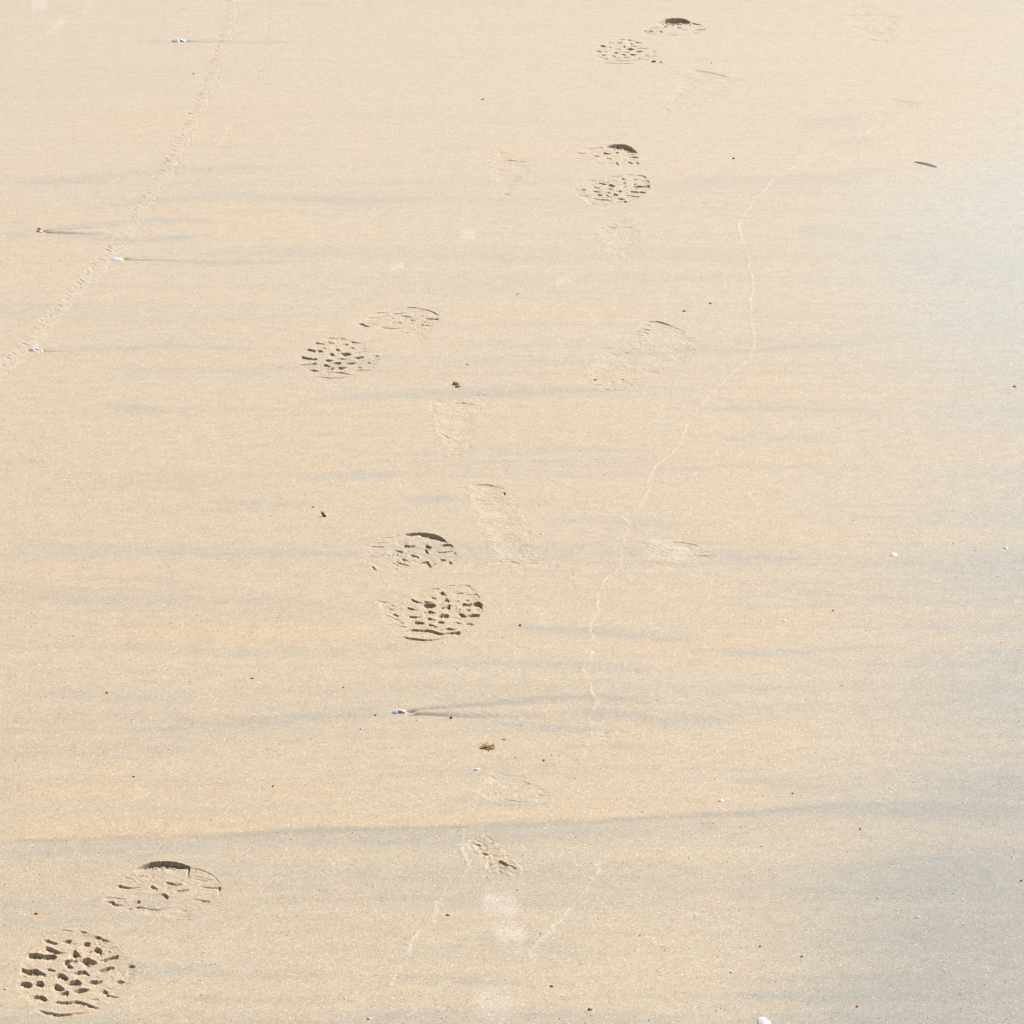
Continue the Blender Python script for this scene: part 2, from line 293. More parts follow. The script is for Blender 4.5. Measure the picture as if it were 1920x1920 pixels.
WARM = [
 (34, 3, .8, '-20,1575 120,1571 230,1567 420,1562 560,1555 720,1550 860,1546 1000,1542 1150,1534 1260,1527 1400,1521 1560,1507'), (60, 60, .35, '-20,1460 300,1470 700,1500'),
 (20, 20, .6, '0,1640 300,1660 700,1650 950,1640'), (5, 5, .8, '760,1334 840,1334 960,1338 1080,1338'), (4, 4, .8, '765,1333 800,1329 840,1322'), (8, 8, .6, '1090,1212 1250,1214 1400,1212'), (7, 7, .6, '1100,1360 1200,1365 1300,1372'),
 (14, 14, .35, '200,1190 640,1190'), (14, 14, .4, '0,1060 300,1066'), (16, 16, .45, '1290,1480 1420,1500 1500,1506'), (10, 10, .6, '1250,1560 1400,1556 1500,1560'), (20, 22, .9, '890,1640 950,1652 1010,1648'),
 (24, 24, .4, '1300,1700 1500,1700'), (8, 8, .4, '800,880 860,850 890,826'), (40, 30, .4, '300,400 600,440'), (30, 30, .3, '900,280 1400,300'), (24, 24, .35, '0,930 500,900'),
 (4, 4, .6, '1230,1060 1262,1065'), (20, 20, .4, '100,240 700,200'), (20, 20, .35, '800,600 1250,590'), (16, 16, .4, '860,1810 930,1800 980,1812'),
]
PALE = [
 (13, 13, .75, '84,64 100,50 128,30'), (16, 16, .8, '56,12 92,6'), (20, 20, .5, '152,34 172,6'), (14, 14, .7, '862,440 892,440'), (9, 9, .65, '733,508 758,498'), (10, 10, .5, '1040,530 1075,524'),
 (10, 12, .5, '1215,1015 1250,1022 1300,1036'), (20, 20, .7, '905,1690 930,1692 975,1705'), (20, 20, .6, '925,1750 955,1752 990,1760'), (26, 26, .5, '890,1880 930,1884 965,1890'), (8, 8, .4, '1160,480 1195,486'), (8, 8, .35, '930,1038 1010,1040'),
]
def _pl(s):
    p = [tuple(float(q) for q in w.split(',')) for w in s.split()]
    return np.array([a for a, b in p]), np.array([b for a, b in p])
GREY, WARM, PALE = [[(a, b, s, *_pl(t)) for a, b, s, t in L] for L in (GREY, WARM, PALE)]

def stroke(u, v, L, wob):
    r = np.zeros_like(u)
    for a, b, s, U, V in L:
        span = U[-1] - U[0]
        m = (u > U[0] - 0.15 * span) & (u < U[-1] + 0.15 * span) & (v > V.min() - 4 * a - 4) & (v < V.max() + 4 * b + 4)
        if not m.any():
            continue
        uu, vv = u[m], v[m]
        dv = vv - np.interp(uu, U, V) + wob[m] * min(a + b, 26) * 0.45
        t = (uu - U[0]) / span
        tap = sstep(-0.12, 0.16, t) * (1 - sstep(0.8, 1.12, t))
        w = np.where(dv < 0, a, b) * (0.45 + 0.55 * tap)
        r[m] = np.maximum(r[m], s * tap * np.exp(-(dv / w) ** 2))
    return r

EDGE_V = np.array([0, 250, 330, 430, 520, 640, 800, 1000, 1200, 1350, 1500, 1650, 1800, 1950.])
EDGE_U = np.array([2300, 2150, 2000, 1900, 1890, 1950, 1985, 2000, 1990, 1960, 1900, 1860, 1780, 1660.])

def tint(x, y):
    u, v = pix(x, y)
    wob = fbm(x * 9, y * 26, 21, 3)
    g = stroke(u, v, GREY, wob * 2)
    # fainter natural banding everywhere, drawn out along the run of the swash
    b1 = fbm(x * 0.7 + 3, y * 10 + 0.25 * x, 40, 4)
    b2 = fbm(x * 2.3 + 9, y * 34 - 0.3 * x, 60, 3)
    g = np.maximum(g * (0.75 + 0.8 * b2 + 0.2), 0.0)
    far = 1 - 0.55 * sstep(4.0, 5.6, y)
    g = 1 - (1 - np.clip(g, 0, 1)) * (1 - 0.42 * far * sstep(0.02, 0.26, b1)) * (1 - 0.24 * far * sstep(0.04, 0.24, b2))
    wm = stroke(u, v, WARM, wob) + 0.5 * sstep(0.0, 0.25, -b1) * (0.5 + fbm(x * 3, y * 9, 77, 2)) + 0.35 * (1 - sstep(200, 1300, u)) * (0.8 + fbm(x * 2, y * 4, 83, 2))
    pl = np.maximum(stroke(u, v, PALE, wob), 0.30 * sstep(3.0, 6.6, y + 0.25 * fbm(x * 1.5, y * 5, 91, 2)))  # pale strokes, plus distant sand painted paler to stand for grazing sheen
    e = np.interp(v, EDGE_V, EDGE_U) + 160 * fbm(x * 2.0, y * 5.0, 33, 3)
    wt = sstep(-560, 40, u - e) * np.clip(0.92 + 1.5 * b1 + 0.9 * b2, 0.35, 1.15)
    return np.stack([np.clip(g, 0, 1), np.clip(wm * (1 - g), 0, 1), np.clip(wt, 0, 1), np.clip(pl, 0, 1)], -1)

# ------------------------------------------------------------------ base relief
def relief(x, y):
    u, v = pix(x, y)
    h = 0.0030 * fbm(x * 0.9, y * 3.5, 11, 3) + 0.0007 * fbm(x * 3, y * 24, 12, 2)
    # the low step where the coarse orange sand ends in a grey band
    ve = np.interp(u, GREY[33][3], GREY[33][4])
    h += 0.0012 * np.clip((ve - v) / 5.0 + 1, 0, 1) * sstep(-20, 60, u) * (1 - sstep(1500, 1800, u)) * sstep(-220, 0, v - ve)
    return h

# ------------------------------------------------------------------ coarse lattice of the beach, cell owners
C = 0.004
K = 5                                          # fine cells per coarse cell
X0, X1, Y0, Y1 = -1.30, 1.30, 2.30, 7.50
NX, NY = int(round((X1 - X0) / C)), int(round((Y1 - Y0) / C))
gx = X0 + C * np.arange(NX + 1)
gy = Y0 + C * np.arange(NY + 1)
GX, GY = np.meshgrid(gx, gy)                   # [j, i]
ZB = relief(GX.ravel(), GY.ravel()).reshape(GX.shape)
CX, CY = GX[:-1, :-1] + C / 2, GY[:-1, :-1] + C / 2
owner = np.zeros((NY, NX), np.int32)

def zbase(x, y):
    fi = np.clip((np.asarray(x, float) - X0) / C, 0, NX - 1e-6)
    fj = np.clip((np.asarray(y, float) - Y0) / C, 0, NY - 1e-6)
    i, j = fi.astype(int), fj.astype(int)
    a, b = fi - i, fj - j
    return (ZB[j, i] * (1 - a) + ZB[j, i + 1] * a) * (1 - b) + (ZB[j + 1, i] * (1 - a) + ZB[j + 1, i + 1] * a) * b

def hull(pts):
    pts = sorted(set(pts))
    def half(ps):
        r = []
        for p in ps:
            while len(r) > 1 and (r[-1][0] - r[-2][0]) * (p[1] - r[-2][1]) - (r[-1][1] - r[-2][1]) * (p[0] - r[-2][0]) <= 0:
                r.pop()
            r.append(p)
        return r
    a, b = half(pts), half(pts[::-1])
    return a[:-1] + b[:-1]

HULL = []
def inside(x, y, hp):
    """distance inside a convex outline"""
    d = np.full_like(x, 1e9)
    for (ax, ay), (bx, by) in zip(hp, hp[1:] + hp[:1]):
        L = math.hypot(bx - ax, by - ay) or 1
        d = np.minimum(d, ((bx - ax) * (y - ay) - (by - ay) * (x - ax)) / L)
    return d

def hull_cells(marks, pad):
    pts = []
    for m in marks:
        for (u, v, t) in m:
            for (du, dv) in ((0, 0), (0, t * 1.2)):
                x, y = gnd(u + du, v + dv)
                for k in range(8):
                    pts.append((float(x) + pad * math.cos(k * math.pi / 4), float(y) + pad * math.sin(k * math.pi / 4)))
    hp = hull(pts)
    HULL.append(hp)
    m = np.ones_like(CX, bool)
    for (ax, ay), (bx, by) in zip(hp, hp[1:] + hp[:1]):
        m &= ((bx - ax) * (CY - ay) - (by - ay) * (CX - ax)) >= 0
    return m

def smooth_line(pts, n=8):
    P = [Vector((a, b)) for a, b in pts]
    P = [P[0] * 2 - P[1]] + P + [P[-1] * 2 - P[-2]]
    out = []
    for i in range(1, len(P) - 2):
        for k in range(n):
            t = k / n
            p = 0.5 * ((2 * P[i]) + (P[i + 1] - P[i - 1]) * t + (2 * P[i - 1] - 5 * P[i] + 4 * P[i + 1] - P[i + 2]) * t * t + (3 * P[i] - P[i - 1] - 3 * P[i + 1] + P[i + 2]) * t ** 3)
            out.append((p.x, p.y))
    out.append((P[-2].x, P[-2].y))
    return out

def line_dist(x, y, line):
    """distance and signed side to a polyline of beach points"""
    best = np.full_like(x, 1e9); side = np.zeros_like(x); along = np.zeros_like(x)
    s = 0.0
    for (ax, ay), (bx, by) in zip(line[:-1], line[1:]):
        dx, dy = bx - ax, by - ay
        L = math.hypot(dx, dy)
        if L < 1e-6:
            continue
        m = (x > min(ax, bx) - 0.09) & (x < max(ax, bx) + 0.09) & (y > min(ay, by) - 0.09) & (y < max(ay, by) + 0.09)
        xx, yy = x[m], y[m]
        t = np.clip(((xx - ax) * dx + (yy - ay) * dy) / L ** 2, 0, 1)
        px_, py_ = xx - ax - t * dx, yy - ay - t * dy
        d = np.hypot(px_, py_)
        sd = np.sign(px_ * dy - py_ * dx)
        b, sb, al = best[m], side[m], along[m]
        c = d < b
        b[c] = d[c]; sb[c] = sd[c]; al[c] = (s + t * L)[c]
        best[m] = b; side[m] = sb; along[m] = al
        s += L
    return best, side, along

# ------------------------------------------------------------------ materials
def nodes(name):
    m = bpy.data.materials.new(name)
    m.use_nodes = True
    t = m.node_tree
    for n in list(t.nodes):
        t.nodes.remove(n)
    o = t.nodes.new('ShaderNodeOutputMaterial')
    p = t.nodes.new('ShaderNodeBsdfPrincipled')
    t.links.new(p.outputs[0], o.inputs['Surface'])
    return m, t, p

def N(t, kind, **kw):
    n = t.nodes.new(kind)
    for k, v in kw.items():
        setattr(n, k, v)
    return n

def mixc(t, fac, a, b, mode='MIX'):
    n = N(t, 'ShaderNodeMix', data_type='RGBA', blend_type=mode)
    for s, val in ((n.inputs[0], fac), (n.inputs[6], a), (n.inputs[7], b)):
        if hasattr(val, 'links'):
            t.links.new(val, s)
        else:
            s.default_value = val
    return n.outputs[2]

def math_(t, op, a, b=0.0, clamp=False):
    n = N(t, 'ShaderNodeMath', operation=op)
    n.use_clamp = clamp
    for s, val in ((n.inputs[0], a), (n.inputs[1], b)):
        if hasattr(val, 'links'):
            t.links.new(val, s)
        else:
            s.default_value = val
    return n.outputs[0]

def sand_material():
    m, t, p = nodes('sand')
    geo = N(t, 'ShaderNodeNewGeometry')
    pos = geo.outputs['Position']
    at = N(t, 'ShaderNodeAttribute', attribute_name='tint')
    sep = N(t, 'ShaderNodeSeparateColor')
    t.links.new(at.outputs['Color'], sep.inputs[0])
    g, wm, wt, pl = sep.outputs[0], sep.outputs[1], sep.outputs[2], at.outputs['Alpha']
    # single grains
    vo = N(t, 'ShaderNodeTexVoronoi', feature='F1'); vo.inputs['Scale'].default_value = 820
    t.links.new(pos, vo.inputs['Vector'])
    vs = N(t, 'ShaderNodeSeparateColor'); t.links.new(vo.outputs['Color'], vs.inputs[0])
    vo2 = N(t, 'ShaderNodeTexVoronoi', feature='F1'); vo2.inputs['Scale'].default_value = 1500
    t.links.new(pos, vo2.inputs['Vector'])
    vs2 = N(t, 'ShaderNodeSeparateColor'); t.links.new(vo2.outputs['Color'], vs2.inputs[0])
    rp = N(t, 'ShaderNodeValToRGB')
    els = rp.color_ramp
    stops = [(0.0, (0.50, 0.42, 0.32)), (0.04, (0.74, 0.67, 0.58)), (0.26, (0.92, 0.90, 0.87)), (0.55, (1.0, 1.0, 1.0)), (0.78, (1.06, 0.98, 0.86)),
             (0.90, (1.10, 0.90, 0.72)), (0.955, (1.16, 0.80, 0.55)), (0.97, (1.32, 1.32, 1.28)), (1.0, (1.65, 1.65, 1.6))]
    els.elements[0].position, els.elements[0].color = stops[0][0], (*stops[0][1], 1)
    els.elements[1].position, els.elements[1].color = stops[-1][0], (*stops[-1][1], 1)
    for q, c in stops[1:-1]:
        e = els.elements.new(q); e.color = (*c, 1)
    t.links.new(vs.outputs[0], rp.inputs[0])
    # body colours
    base = mixc(t, wm, (0.555, 0.470, 0.345, 1), (0.585, 0.462, 0.318, 1))
    base = mixc(t, math_(t, 'MULTIPLY', g, 0.97), base, (0.405, 0.385, 0.325, 1))
    sx = N(t, 'ShaderNodeSeparateXYZ'); t.links.new(pos, sx.inputs[0])
    fy = N(t, 'ShaderNodeMapRange'); fy.inputs['From Min'].default_value = 2.9; fy.inputs['From Max'].default_value = 5.2
    t.links.new(sx.outputs[1], fy.inputs[0])
    damp = mixc(t, fy.outputs[0], (0.372, 0.370, 0.336, 1), (0.560, 0.568, 0.525, 1))   # damp sand, sky reflection painted in as blue-grey, lighter with distance
    base = mixc(t, math_(t, 'MULTIPLY', wt, 0.88), base, damp)
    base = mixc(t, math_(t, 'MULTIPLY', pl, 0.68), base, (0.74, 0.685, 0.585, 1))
    # soft mottling at hand and finger size
    no = N(t, 'ShaderNodeTexNoise'); no.inputs['Scale'].default_value = 38; no.inputs['Detail'].default_value = 7; no.inputs['Roughness'].default_value = 0.68
    mp = N(t, 'ShaderNodeMapping'); mp.inputs['Scale'].default_value = (1.0, 1.9, 1.0)
    t.links.new(pos, mp.inputs[0]); t.links.new(mp.outputs[0], no.inputs['Vector'])
    mr = N(t, 'ShaderNodeMapRange'); mr.inputs['From Min'].default_value = 0.25; mr.inputs['From Max'].default_value = 0.75
    mr.inputs['To Min'].default_value = 0.90; mr.inputs['To Max'].default_value = 1.10
    t.links.new(no.outputs[0], mr.inputs[0])
    col = mixc(t, 1.0, base, mr.outputs[0], 'MULTIPLY')
    col = mixc(t, 0.78, col, mixc(t, 1.0, col, rp.outputs[0], 'MULTIPLY'))
    g2 = N(t, 'ShaderNodeMapRange'); g2.inputs['To Min'].default_value = 0.86; g2.inputs['To Max'].default_value = 1.14
    t.links.new(vs2.outputs[1], g2.inputs[0])
    col = mixc(t, 1.0, col, g2.outputs[0], 'MULTIPLY')
    t.links.new(col, p.inputs['Base Color'])
    # gloss: damp sand
    ro = N(t, 'ShaderNodeMapRange'); ro.inputs['To Min'].default_value = 0.62; ro.inputs['To Max'].default_value = 0.46
    t.links.new(wt, ro.inputs[0]); t.links.new(ro.outputs[0], p.inputs['Roughness'])
    p.inputs['IOR'].default_value = 1.45
    p.inputs['Subsurface Weight'].default_value = 0.55
    p.inputs['Subsurface Radius'].default_value = (1.0, 0.62, 0.30)
    p.inputs['Subsurface Scale'].default_value = 0.0011
    p.inputs['Sheen Weight'].default_value = 0.26
    p.inputs['Sheen Roughness'].default_value = 0.5
    p.inputs['Sheen Tint'].default_value = (1.0, 0.93, 0.80, 1)
    # grain relief
    n2 = N(t, 'ShaderNodeTexNoise'); n2.inputs['Scale'].default_value = 760; n2.inputs['Detail'].default_value = 3
    t.links.new(pos, n2.inputs['Vector'])
    mp3 = N(t, 'ShaderNodeMapping'); mp3.inputs['Scale'].default_value = (18, 120, 60)
    n3 = N(t, 'ShaderNodeTexNoise'); n3.inputs['Scale'].default_value = 1.0; n3.inputs['Detail'].default_value = 4
    t.links.new(pos, mp3.inputs[0]); t.links.new(mp3.outputs[0], n3.inputs['Vector'])
    b3 = N(t, 'ShaderNodeBump'); b3.inputs['Distance'].default_value = 0.0012; b3.inputs['Strength'].default_value = 0.14
    t.links.new(n3.outputs[0], b3.inputs['Height'])
    bp = N(t, 'ShaderNodeBump'); bp.inputs['Distance'].default_value = 0.0007; bp.inputs['Strength'].default_value = 0.42
    t.links.new(n2.outputs[0], bp.inputs['Height']); t.links.new(b3.outputs[0], bp.inputs['Normal'])
    t.links.new(bp.outputs[0], p.inputs['Normal'])
    return m

SAND = sand_material()

def flat_material(name, c1, c2, scale=300, rough=0.6, bump=0.0003, sss=0.0):
    m, t, p = nodes(name)
    tc = N(t, 'ShaderNodeNewGeometry')
    no = N(t, 'ShaderNodeTexNoise'); no.inputs['Scale'].default_value = scale; no.inputs['Detail'].default_value = 4
    t.links.new(tc.outputs['Position'], no.inputs['Vector'])
    mr = N(t, 'ShaderNodeMapRange'); mr.inputs['From Min'].default_value = 0.35; mr.inputs['From Max'].default_value = 0.65
    t.links.new(no.outputs[0], mr.inputs[0])
    t.links.new(mixc(t, mr.outputs[0], (*c1, 1), (*c2, 1)), p.inputs['Base Color'])
    p.inputs['Roughness'].default_value = rough
    b = N(t, 'ShaderNodeBump'); b.inputs['Distance'].default_value = bump; b.inputs['Strength'].default_value = 0.5
    t.links.new(no.outputs[0], b.inputs['Height']); t.links.new(b.outputs[0], p.inputs['Normal'])
    if sss:                                    # thin shell wall: daylight glows through
        p.inputs['Subsurface Weight'].default_value = 1.0
        p.inputs['Subsurface Radius'].default_value = (1.0, 0.95, 0.88)
        p.inputs['Subsurface Scale'].default_value = sss
    return m

M_SHELL = flat_material('white_shell', (0.94, 0.93, 0.91), (0.90, 0.88, 0.85), 260, 0.34, 0.00005, sss=0.0022)
M_CHIP = flat_material('white_chip', (0.90, 0.89, 0.87), (0.82, 0.80, 0.77), 500, 0.4, 0.00003)
M_PINK = flat_material('shell_edge', (0.50, 0.36, 0.24), (0.30, 0.20, 0.11), 400, 0.5)
M_ORANGE = flat_material('orange_shell', (0.90, 0.42, 0.08), (0.75, 0.32, 0.05), 500, 0.45)
M_WEED = flat_material('seaweed', (0.72, 0.41, 0.10), (0.40, 0.21, 0.05), 900, 0.55)
M_BROWN = flat_material('brown_crumb', (0.26, 0.16, 0.07), (0.12, 0.08, 0.045), 1200, 0.8)
M_DARK = flat_material('dark_crumb', (0.10, 0.075, 0.050), (0.17, 0.13, 0.09), 1200, 0.75)
M_TAN = flat_material('tan_crumb', (0.52, 0.34, 0.17), (0.36, 0.23, 0.12), 900, 0.8)
M_FEATHER = flat_material('grey_feather', (0.52, 0.49, 0.48), (0.64, 0.60, 0.57), 700, 0.6)
M_QUILL = flat_material('quill', (0.50, 0.45, 0.40), (0.40, 0.36, 0.32), 700, 0.5)

# ------------------------------------------------------------------ mesh helpers
def grid_mesh(name, V, Q, col=None, mat=SAND, smooth=True):
    me = bpy.data.meshes.new(name)
    me.vertices.add(len(V)); me.vertices.foreach_set('co', V.astype(np.float32).ravel())
    me.loops.add(len(Q) * 4); me.loops.foreach_set('vertex_index', Q.astype(np.int32).ravel())
    me.polygons.add(len(Q))
    me.polygons.foreach_set('loop_start', np.arange(0, len(Q) * 4, 4, dtype=np.int32))
    me.polygons.foreach_set('loop_total', np.full(len(Q), 4, dtype=np.int32))
    me.update(calc_edges=True)
    me.polygons.foreach_set('use_smooth', np.full(len(Q), smooth, dtype=bool))
    if col is not None:
        a = me.attributes.new('tint', 'FLOAT_COLOR', 'POINT')
        a.data.foreach_set('color', col.astype(np.float32).ravel())
    me.materials.append(mat)
    me.validate()
    return me

def link(name, me, parent=None, loc=None, label=None, cat=None, group=None, kind=None):
    o = bpy.data.objects.new(name, me)
    COL.objects.link(o)
    if parent: o.parent = parent
    if loc is not None: o.location = loc
    if label: o['label'] = label
    if cat: o['category'] = cat
    if group: o['group'] = group
    if kind: o['kind'] = kind
    return o

def patch(cells, hfun, pale=0.0, warm=0.0):
    """fine mesh over the given coarse cells: bilinear base + fine relief, flush with the beach round its rim"""
    jj, ii = np.nonzero(cells)
    j0, j1, i0, i1 = jj.min(), jj.max() + 1, ii.min(), ii.max() + 1
    sub = cells[j0:j1, i0:i1]
    nj, ni = (j1 - j0) * K, (i1 - i0) * K
    fx = X0 + (i0 + np.arange(ni + 1) / K) * C
    fy = Y0 + (j0 + np.arange(nj + 1) / K) * C
    # weight: 1 at coarse corners whose four cells all belong to the patch
    pad = np.zeros((sub.shape[0] + 2, sub.shape[1] + 2)); pad[1:-1, 1:-1] = sub
    cw = pad[:-1, :-1] * pad[1:, :-1] * pad[:-1, 1:] * pad[1:, 1:]
    fi, fj = np.arange(ni + 1) / K, np.arange(nj + 1) / K
    a_i, a_j = np.minimum(fi.astype(int), sub.shape[1] - 1), np.minimum(fj.astype(int), sub.shape[0] - 1)
    ti, tj = fi - a_i, fj - a_j
    W = ((cw[a_j][:, a_i] * (1 - ti) + cw[a_j][:, a_i + 1] * ti).T * (1 - tj) + (cw[a_j + 1][:, a_i] * (1 - ti) + cw[a_j + 1][:, a_i + 1] * ti).T * tj).T
    fc = np.repeat(np.repeat(sub, K, 0), K, 1)
    idx = np.full((nj + 1, ni + 1), -1, np.int64)
    cj, ci = np.nonzero(fc)
    used = np.zeros((nj + 1, ni + 1), bool)
    for dj in (0, 1):
        for di in (0, 1):
            used[cj + dj, ci + di] = True
    uj, ui = np.nonzero(used)
    idx[uj, ui] = np.arange(len(uj))
    x, y = fx[ui], fy[uj]
    w = W[uj, ui]
    zb = zbase(x, y)
    z = zb + hfun(x, y) * w
    Q = np.stack([idx[cj, ci], idx[cj, ci + 1], idx[cj + 1, ci + 1], idx[cj + 1, ci]], -1)
    T = tint(x, y)
    T[:, 3] = np.maximum(T[:, 3], (pale(x, y) if callable(pale) else pale) * w)
    T[:, 1] = np.clip(T[:, 1] + warm * w, 0, 1)
    return np.stack([x, y, z], -1), Q, T

def patch_object(name, cells, hfun, origin=None, **kw):
    tk = {k: kw.pop(k) for k in ('pale', 'warm') if k in kw}
    V, Q, T = patch(cells, hfun, **tk)
    o = origin if origin is not None else Vector((float(V[:, 0].mean()), float(V[:, 1].mean()), 0.0))
    V = V - np.array(o)
    me = grid_mesh(name, V, Q, T)
    if kw.get('parent') is None:
        kw['loc'] = o
    return link(name, me, **kw)

taken = np.zeros((NY, NX), bool)
def claim(m):
    global taken
    m = m & ~taken
    jj, ii = np.nonzero(m)
    left = set(zip(jj.tolist(), ii.tolist()))
    best = []
    while left:                                # keep the largest connected region only
        st = [left.pop()]; got = []
        while st:
            a, b = st.pop(); got.append((a, b))
            for q in ((a + 1, b), (a - 1, b), (a, b + 1), (a, b - 1)):
                if q in left:
                    left.remove(q); st.append(q)
        if len(got) > len(best):
            best = got
    m = np.zeros_like(m)
    b = np.array(best)
    m[b[:, 0], b[:, 1]] = True
    taken = taken | m
    return m

# ------------------------------------------------------------------ the boot prints
def rough(x, y, amp):
    return amp * (fbm(x * 260, y * 260, 3, 3) + 0.6 * fbm(x * 90, y * 90, 8, 2))

BOOTS = [
 ('largest crisp boot print with deep dark tread pits, in the bottom left corner', A_HEEL, A_SOLE),
 ('crisp boot print in the middle with a lens shaped ridge at its toe', B_HEEL, B_SOLE),
 ('boot print left of centre whose faint heel has no dark crescent', C_HEEL, C_SOLE),
 ('boot print in the upper middle with a thick dark heel crescent on its right', D_HEEL, D_SOLE),
 ('farthest boot print, its dark heel crescent close to the top edge', E_HEEL, E_SOLE)]
for lab, hl, so_ in BOOTS:
    allm = hl + so_
    us = np.mean([p[0] for m in allm for p in m]); vs_ = np.mean([p[1] for m in allm for p in m])
    ox, oy = gnd(us, vs_)
    origin = Vector((float(ox), float(oy), float(zbase(ox, oy))))
    root = link('boot_print', None, loc=origin, label=lab, cat='footprint', group='boot prints of one walker crossing the beach')
    for nm, ms in (('heel_impression', hl), ('sole_impression', so_)):
        cells = claim(hull_cells(ms, 0.0075))
        hp = HULL[-1]
        P = prep(ms, 1.04)
        def hf(x, y, P=P, hp=hp):
            wob = 0.010 * fbm(x * 42, y * 42, 17, 3)
            floor_ = sstep(0.0045, 0.0135, inside(x, y, hp) + wob) * (0.35 + 1.1 * vn(x * 28, y * 28, 18))
            crumbs = np.maximum(fbm(x * 420, y * 420, 31, 2) - 0.12, 0) * 0.006 * sstep(-0.1, 0.25, fbm(x * 45, y * 45, 32, 2))
            folds = 0.0006 * (0.5 - np.abs(fbm(x * 60, y * 75, 41, 2)) * 4)
            return pits(x, y, P, 0.30, 0.00034) + floor_ * (-0.0007 + folds * 0.6 + crumbs * 0.8) + rough(x, y, 0.0006)
        patch_object(nm, cells, hf, origin=origin, parent=root, warm=0.12)

WG = [0.95, 0.9, 0.7, 0.55, 0.5, 0.55, 0.75, 0.75, 0.7, 0.5, 0.8, 0.5]
for wi, ((lab, ms), wg) in enumerate(zip(WORN, WG)):
    cells = claim(hull_cells(ms, 0.009))
    P = prep(ms, wg)
    patch_object('worn_footprint', cells, lambda x, y, P=P, A=(0.0022 if wi == 10 else 0.0008), hp=HULL[-1]: pits(x, y, P, 0.5) + rough(x, y, A) - 0.0006 * sstep(0.004, 0.022, inside(x, y, hp) + 0.022 * fbm(x * 26, y * 26, 55, 2)) + 0.0013 * fbm(x * 34, y * 52, 52, 2), label=lab, cat='footprint',
                 group='faint worn footprints washed by the sea', pale=lambda x, y: 0.24 * sstep(-0.05, 0.2, fbm(x * 40, y * 70, 14, 3)), warm=(0.9 if wi == 10 else 0.15))

# ------------------------------------------------------------------ the crab trails on the left
def gline(pts, n=8):
    q = smooth_line(pts, n)
    X, Y = gnd([a for a, b in q], [b for a, b in q])
    return [(float(a), float(b)) for a, b in zip(X, Y)]

T1 = gline([(-60, 756), (0, 700), (60, 640), (120, 572), (190, 496), (236, 438), (285, 362), (330, 288), (368, 215), (400, 140), (424, 70), (437, 4), (446, -60)])
T2 = gline([(508, -60), (502, 0), (498, 40), (494, 90), (487, 125), (468, 165), (452, 205), (433, 240), (412, 276), (392, 304), (372, 334), (330, 384), (290, 428)])

def trail_height(line, half, seed, full=True):
    rnd = random.Random(seed)
    total = sum(math.hypot(b[0] - a[0], b[1] - a[1]) for a, b in zip(line[:-1], line[1:]))
    acc = [0.0]
    for a, b in zip(line[:-1], line[1:]):
        acc.append(acc[-1] + math.hypot(b[0] - a[0], b[1] - a[1]))
    LX, LY = np.array([p[0] for p in line]), np.array([p[1] for p in line])
    def at(s, off):
        x, y = np.interp(s, acc, LX), np.interp(s, acc, LY)
        x2, y2 = np.interp(s + 0.01, acc, LX), np.interp(s + 0.01, acc, LY)
        x1, y1 = np.interp(s - 0.01, acc, LX), np.interp(s - 0.01, acc, LY)
        dx, dy = x2 - x1, y2 - y1
        L = math.hypot(dx, dy) or 1
        return x + off * dy / L, y - off * dx / L
    segs = []                                    # (x0,y0,x1,y1,width,height)
    s = 0.0
    while s < total:
        s += rnd.uniform(0.008, 0.026)
        o = -half * rnd.uniform(0.45, 0.95)
        a = at(s, o); b = at(s - rnd.uniform(0.004, 0.012), o + half * rnd.uniform(0.25, 0.6))
        segs.append((*a, *b, 0.0016, -rnd.uniform(0.0002, 0.0013)))
        segs.append((*at(s + 0.004, o - 0.001), *at(s - 0.004, o + half * 0.5), 0.0013, rnd.uniform(0.0, 0.0006)))
        if rnd.random() < 0.6:
            segs.append((*at(s, 0), *at(s + rnd.uniform(-0.02, 0.02), half * rnd.uniform(0.1, 0.4)), 0.0012, rnd.uniform(-0.0006, 0.0005)))
        if full:
            for k in range(3):
                o2 = half * rnd.uniform(0.35, 0.9)
                l = rnd.uniform(0.006, 0.022)
                s2 = s + rnd.uniform(-0.01, 0.01)
                segs.append((*at(s2, o2), *at(s2 + l, o2 + rnd.uniform(-0.003, 0.004)), 0.0012, rnd.uniform(-0.0007, 0.0005)))
    def f(x, y):
        h = np.zeros_like(x)
        order = np.argsort(y, kind='stable')
        ys = y[order]
        for (ax, ay, bx, by, w, a) in segs:
            lo, hi = np.searchsorted(ys, min(ay, by) - 3 * w), np.searchsorted(ys, max(ay, by) + 3 * w)
            q = order[lo:hi]
            if len(q) == 0:
                continue
            q = q[(x[q] > min(ax, bx) - 3 * w) & (x[q] < max(ax, bx) + 3 * w)]
            dx, dy = bx - ax, by - ay
            t = np.clip(((x[q] - ax) * dx + (y[q] - ay) * dy) / (dx * dx + dy * dy + 1e-12), 0, 1)
            d2 = (x[q] - ax - t * dx) ** 2 + (y[q] - ay - t * dy) ** 2
            h[q] += a * np.exp(-d2 / w ** 2)
        return np.clip(h, -0.003, 0.002)
    return f

def near_cells(line, r):
    d, _, _ = line_dist(CX.ravel(), CY.ravel(), line)
    return (d < r).reshape(CX.shape)

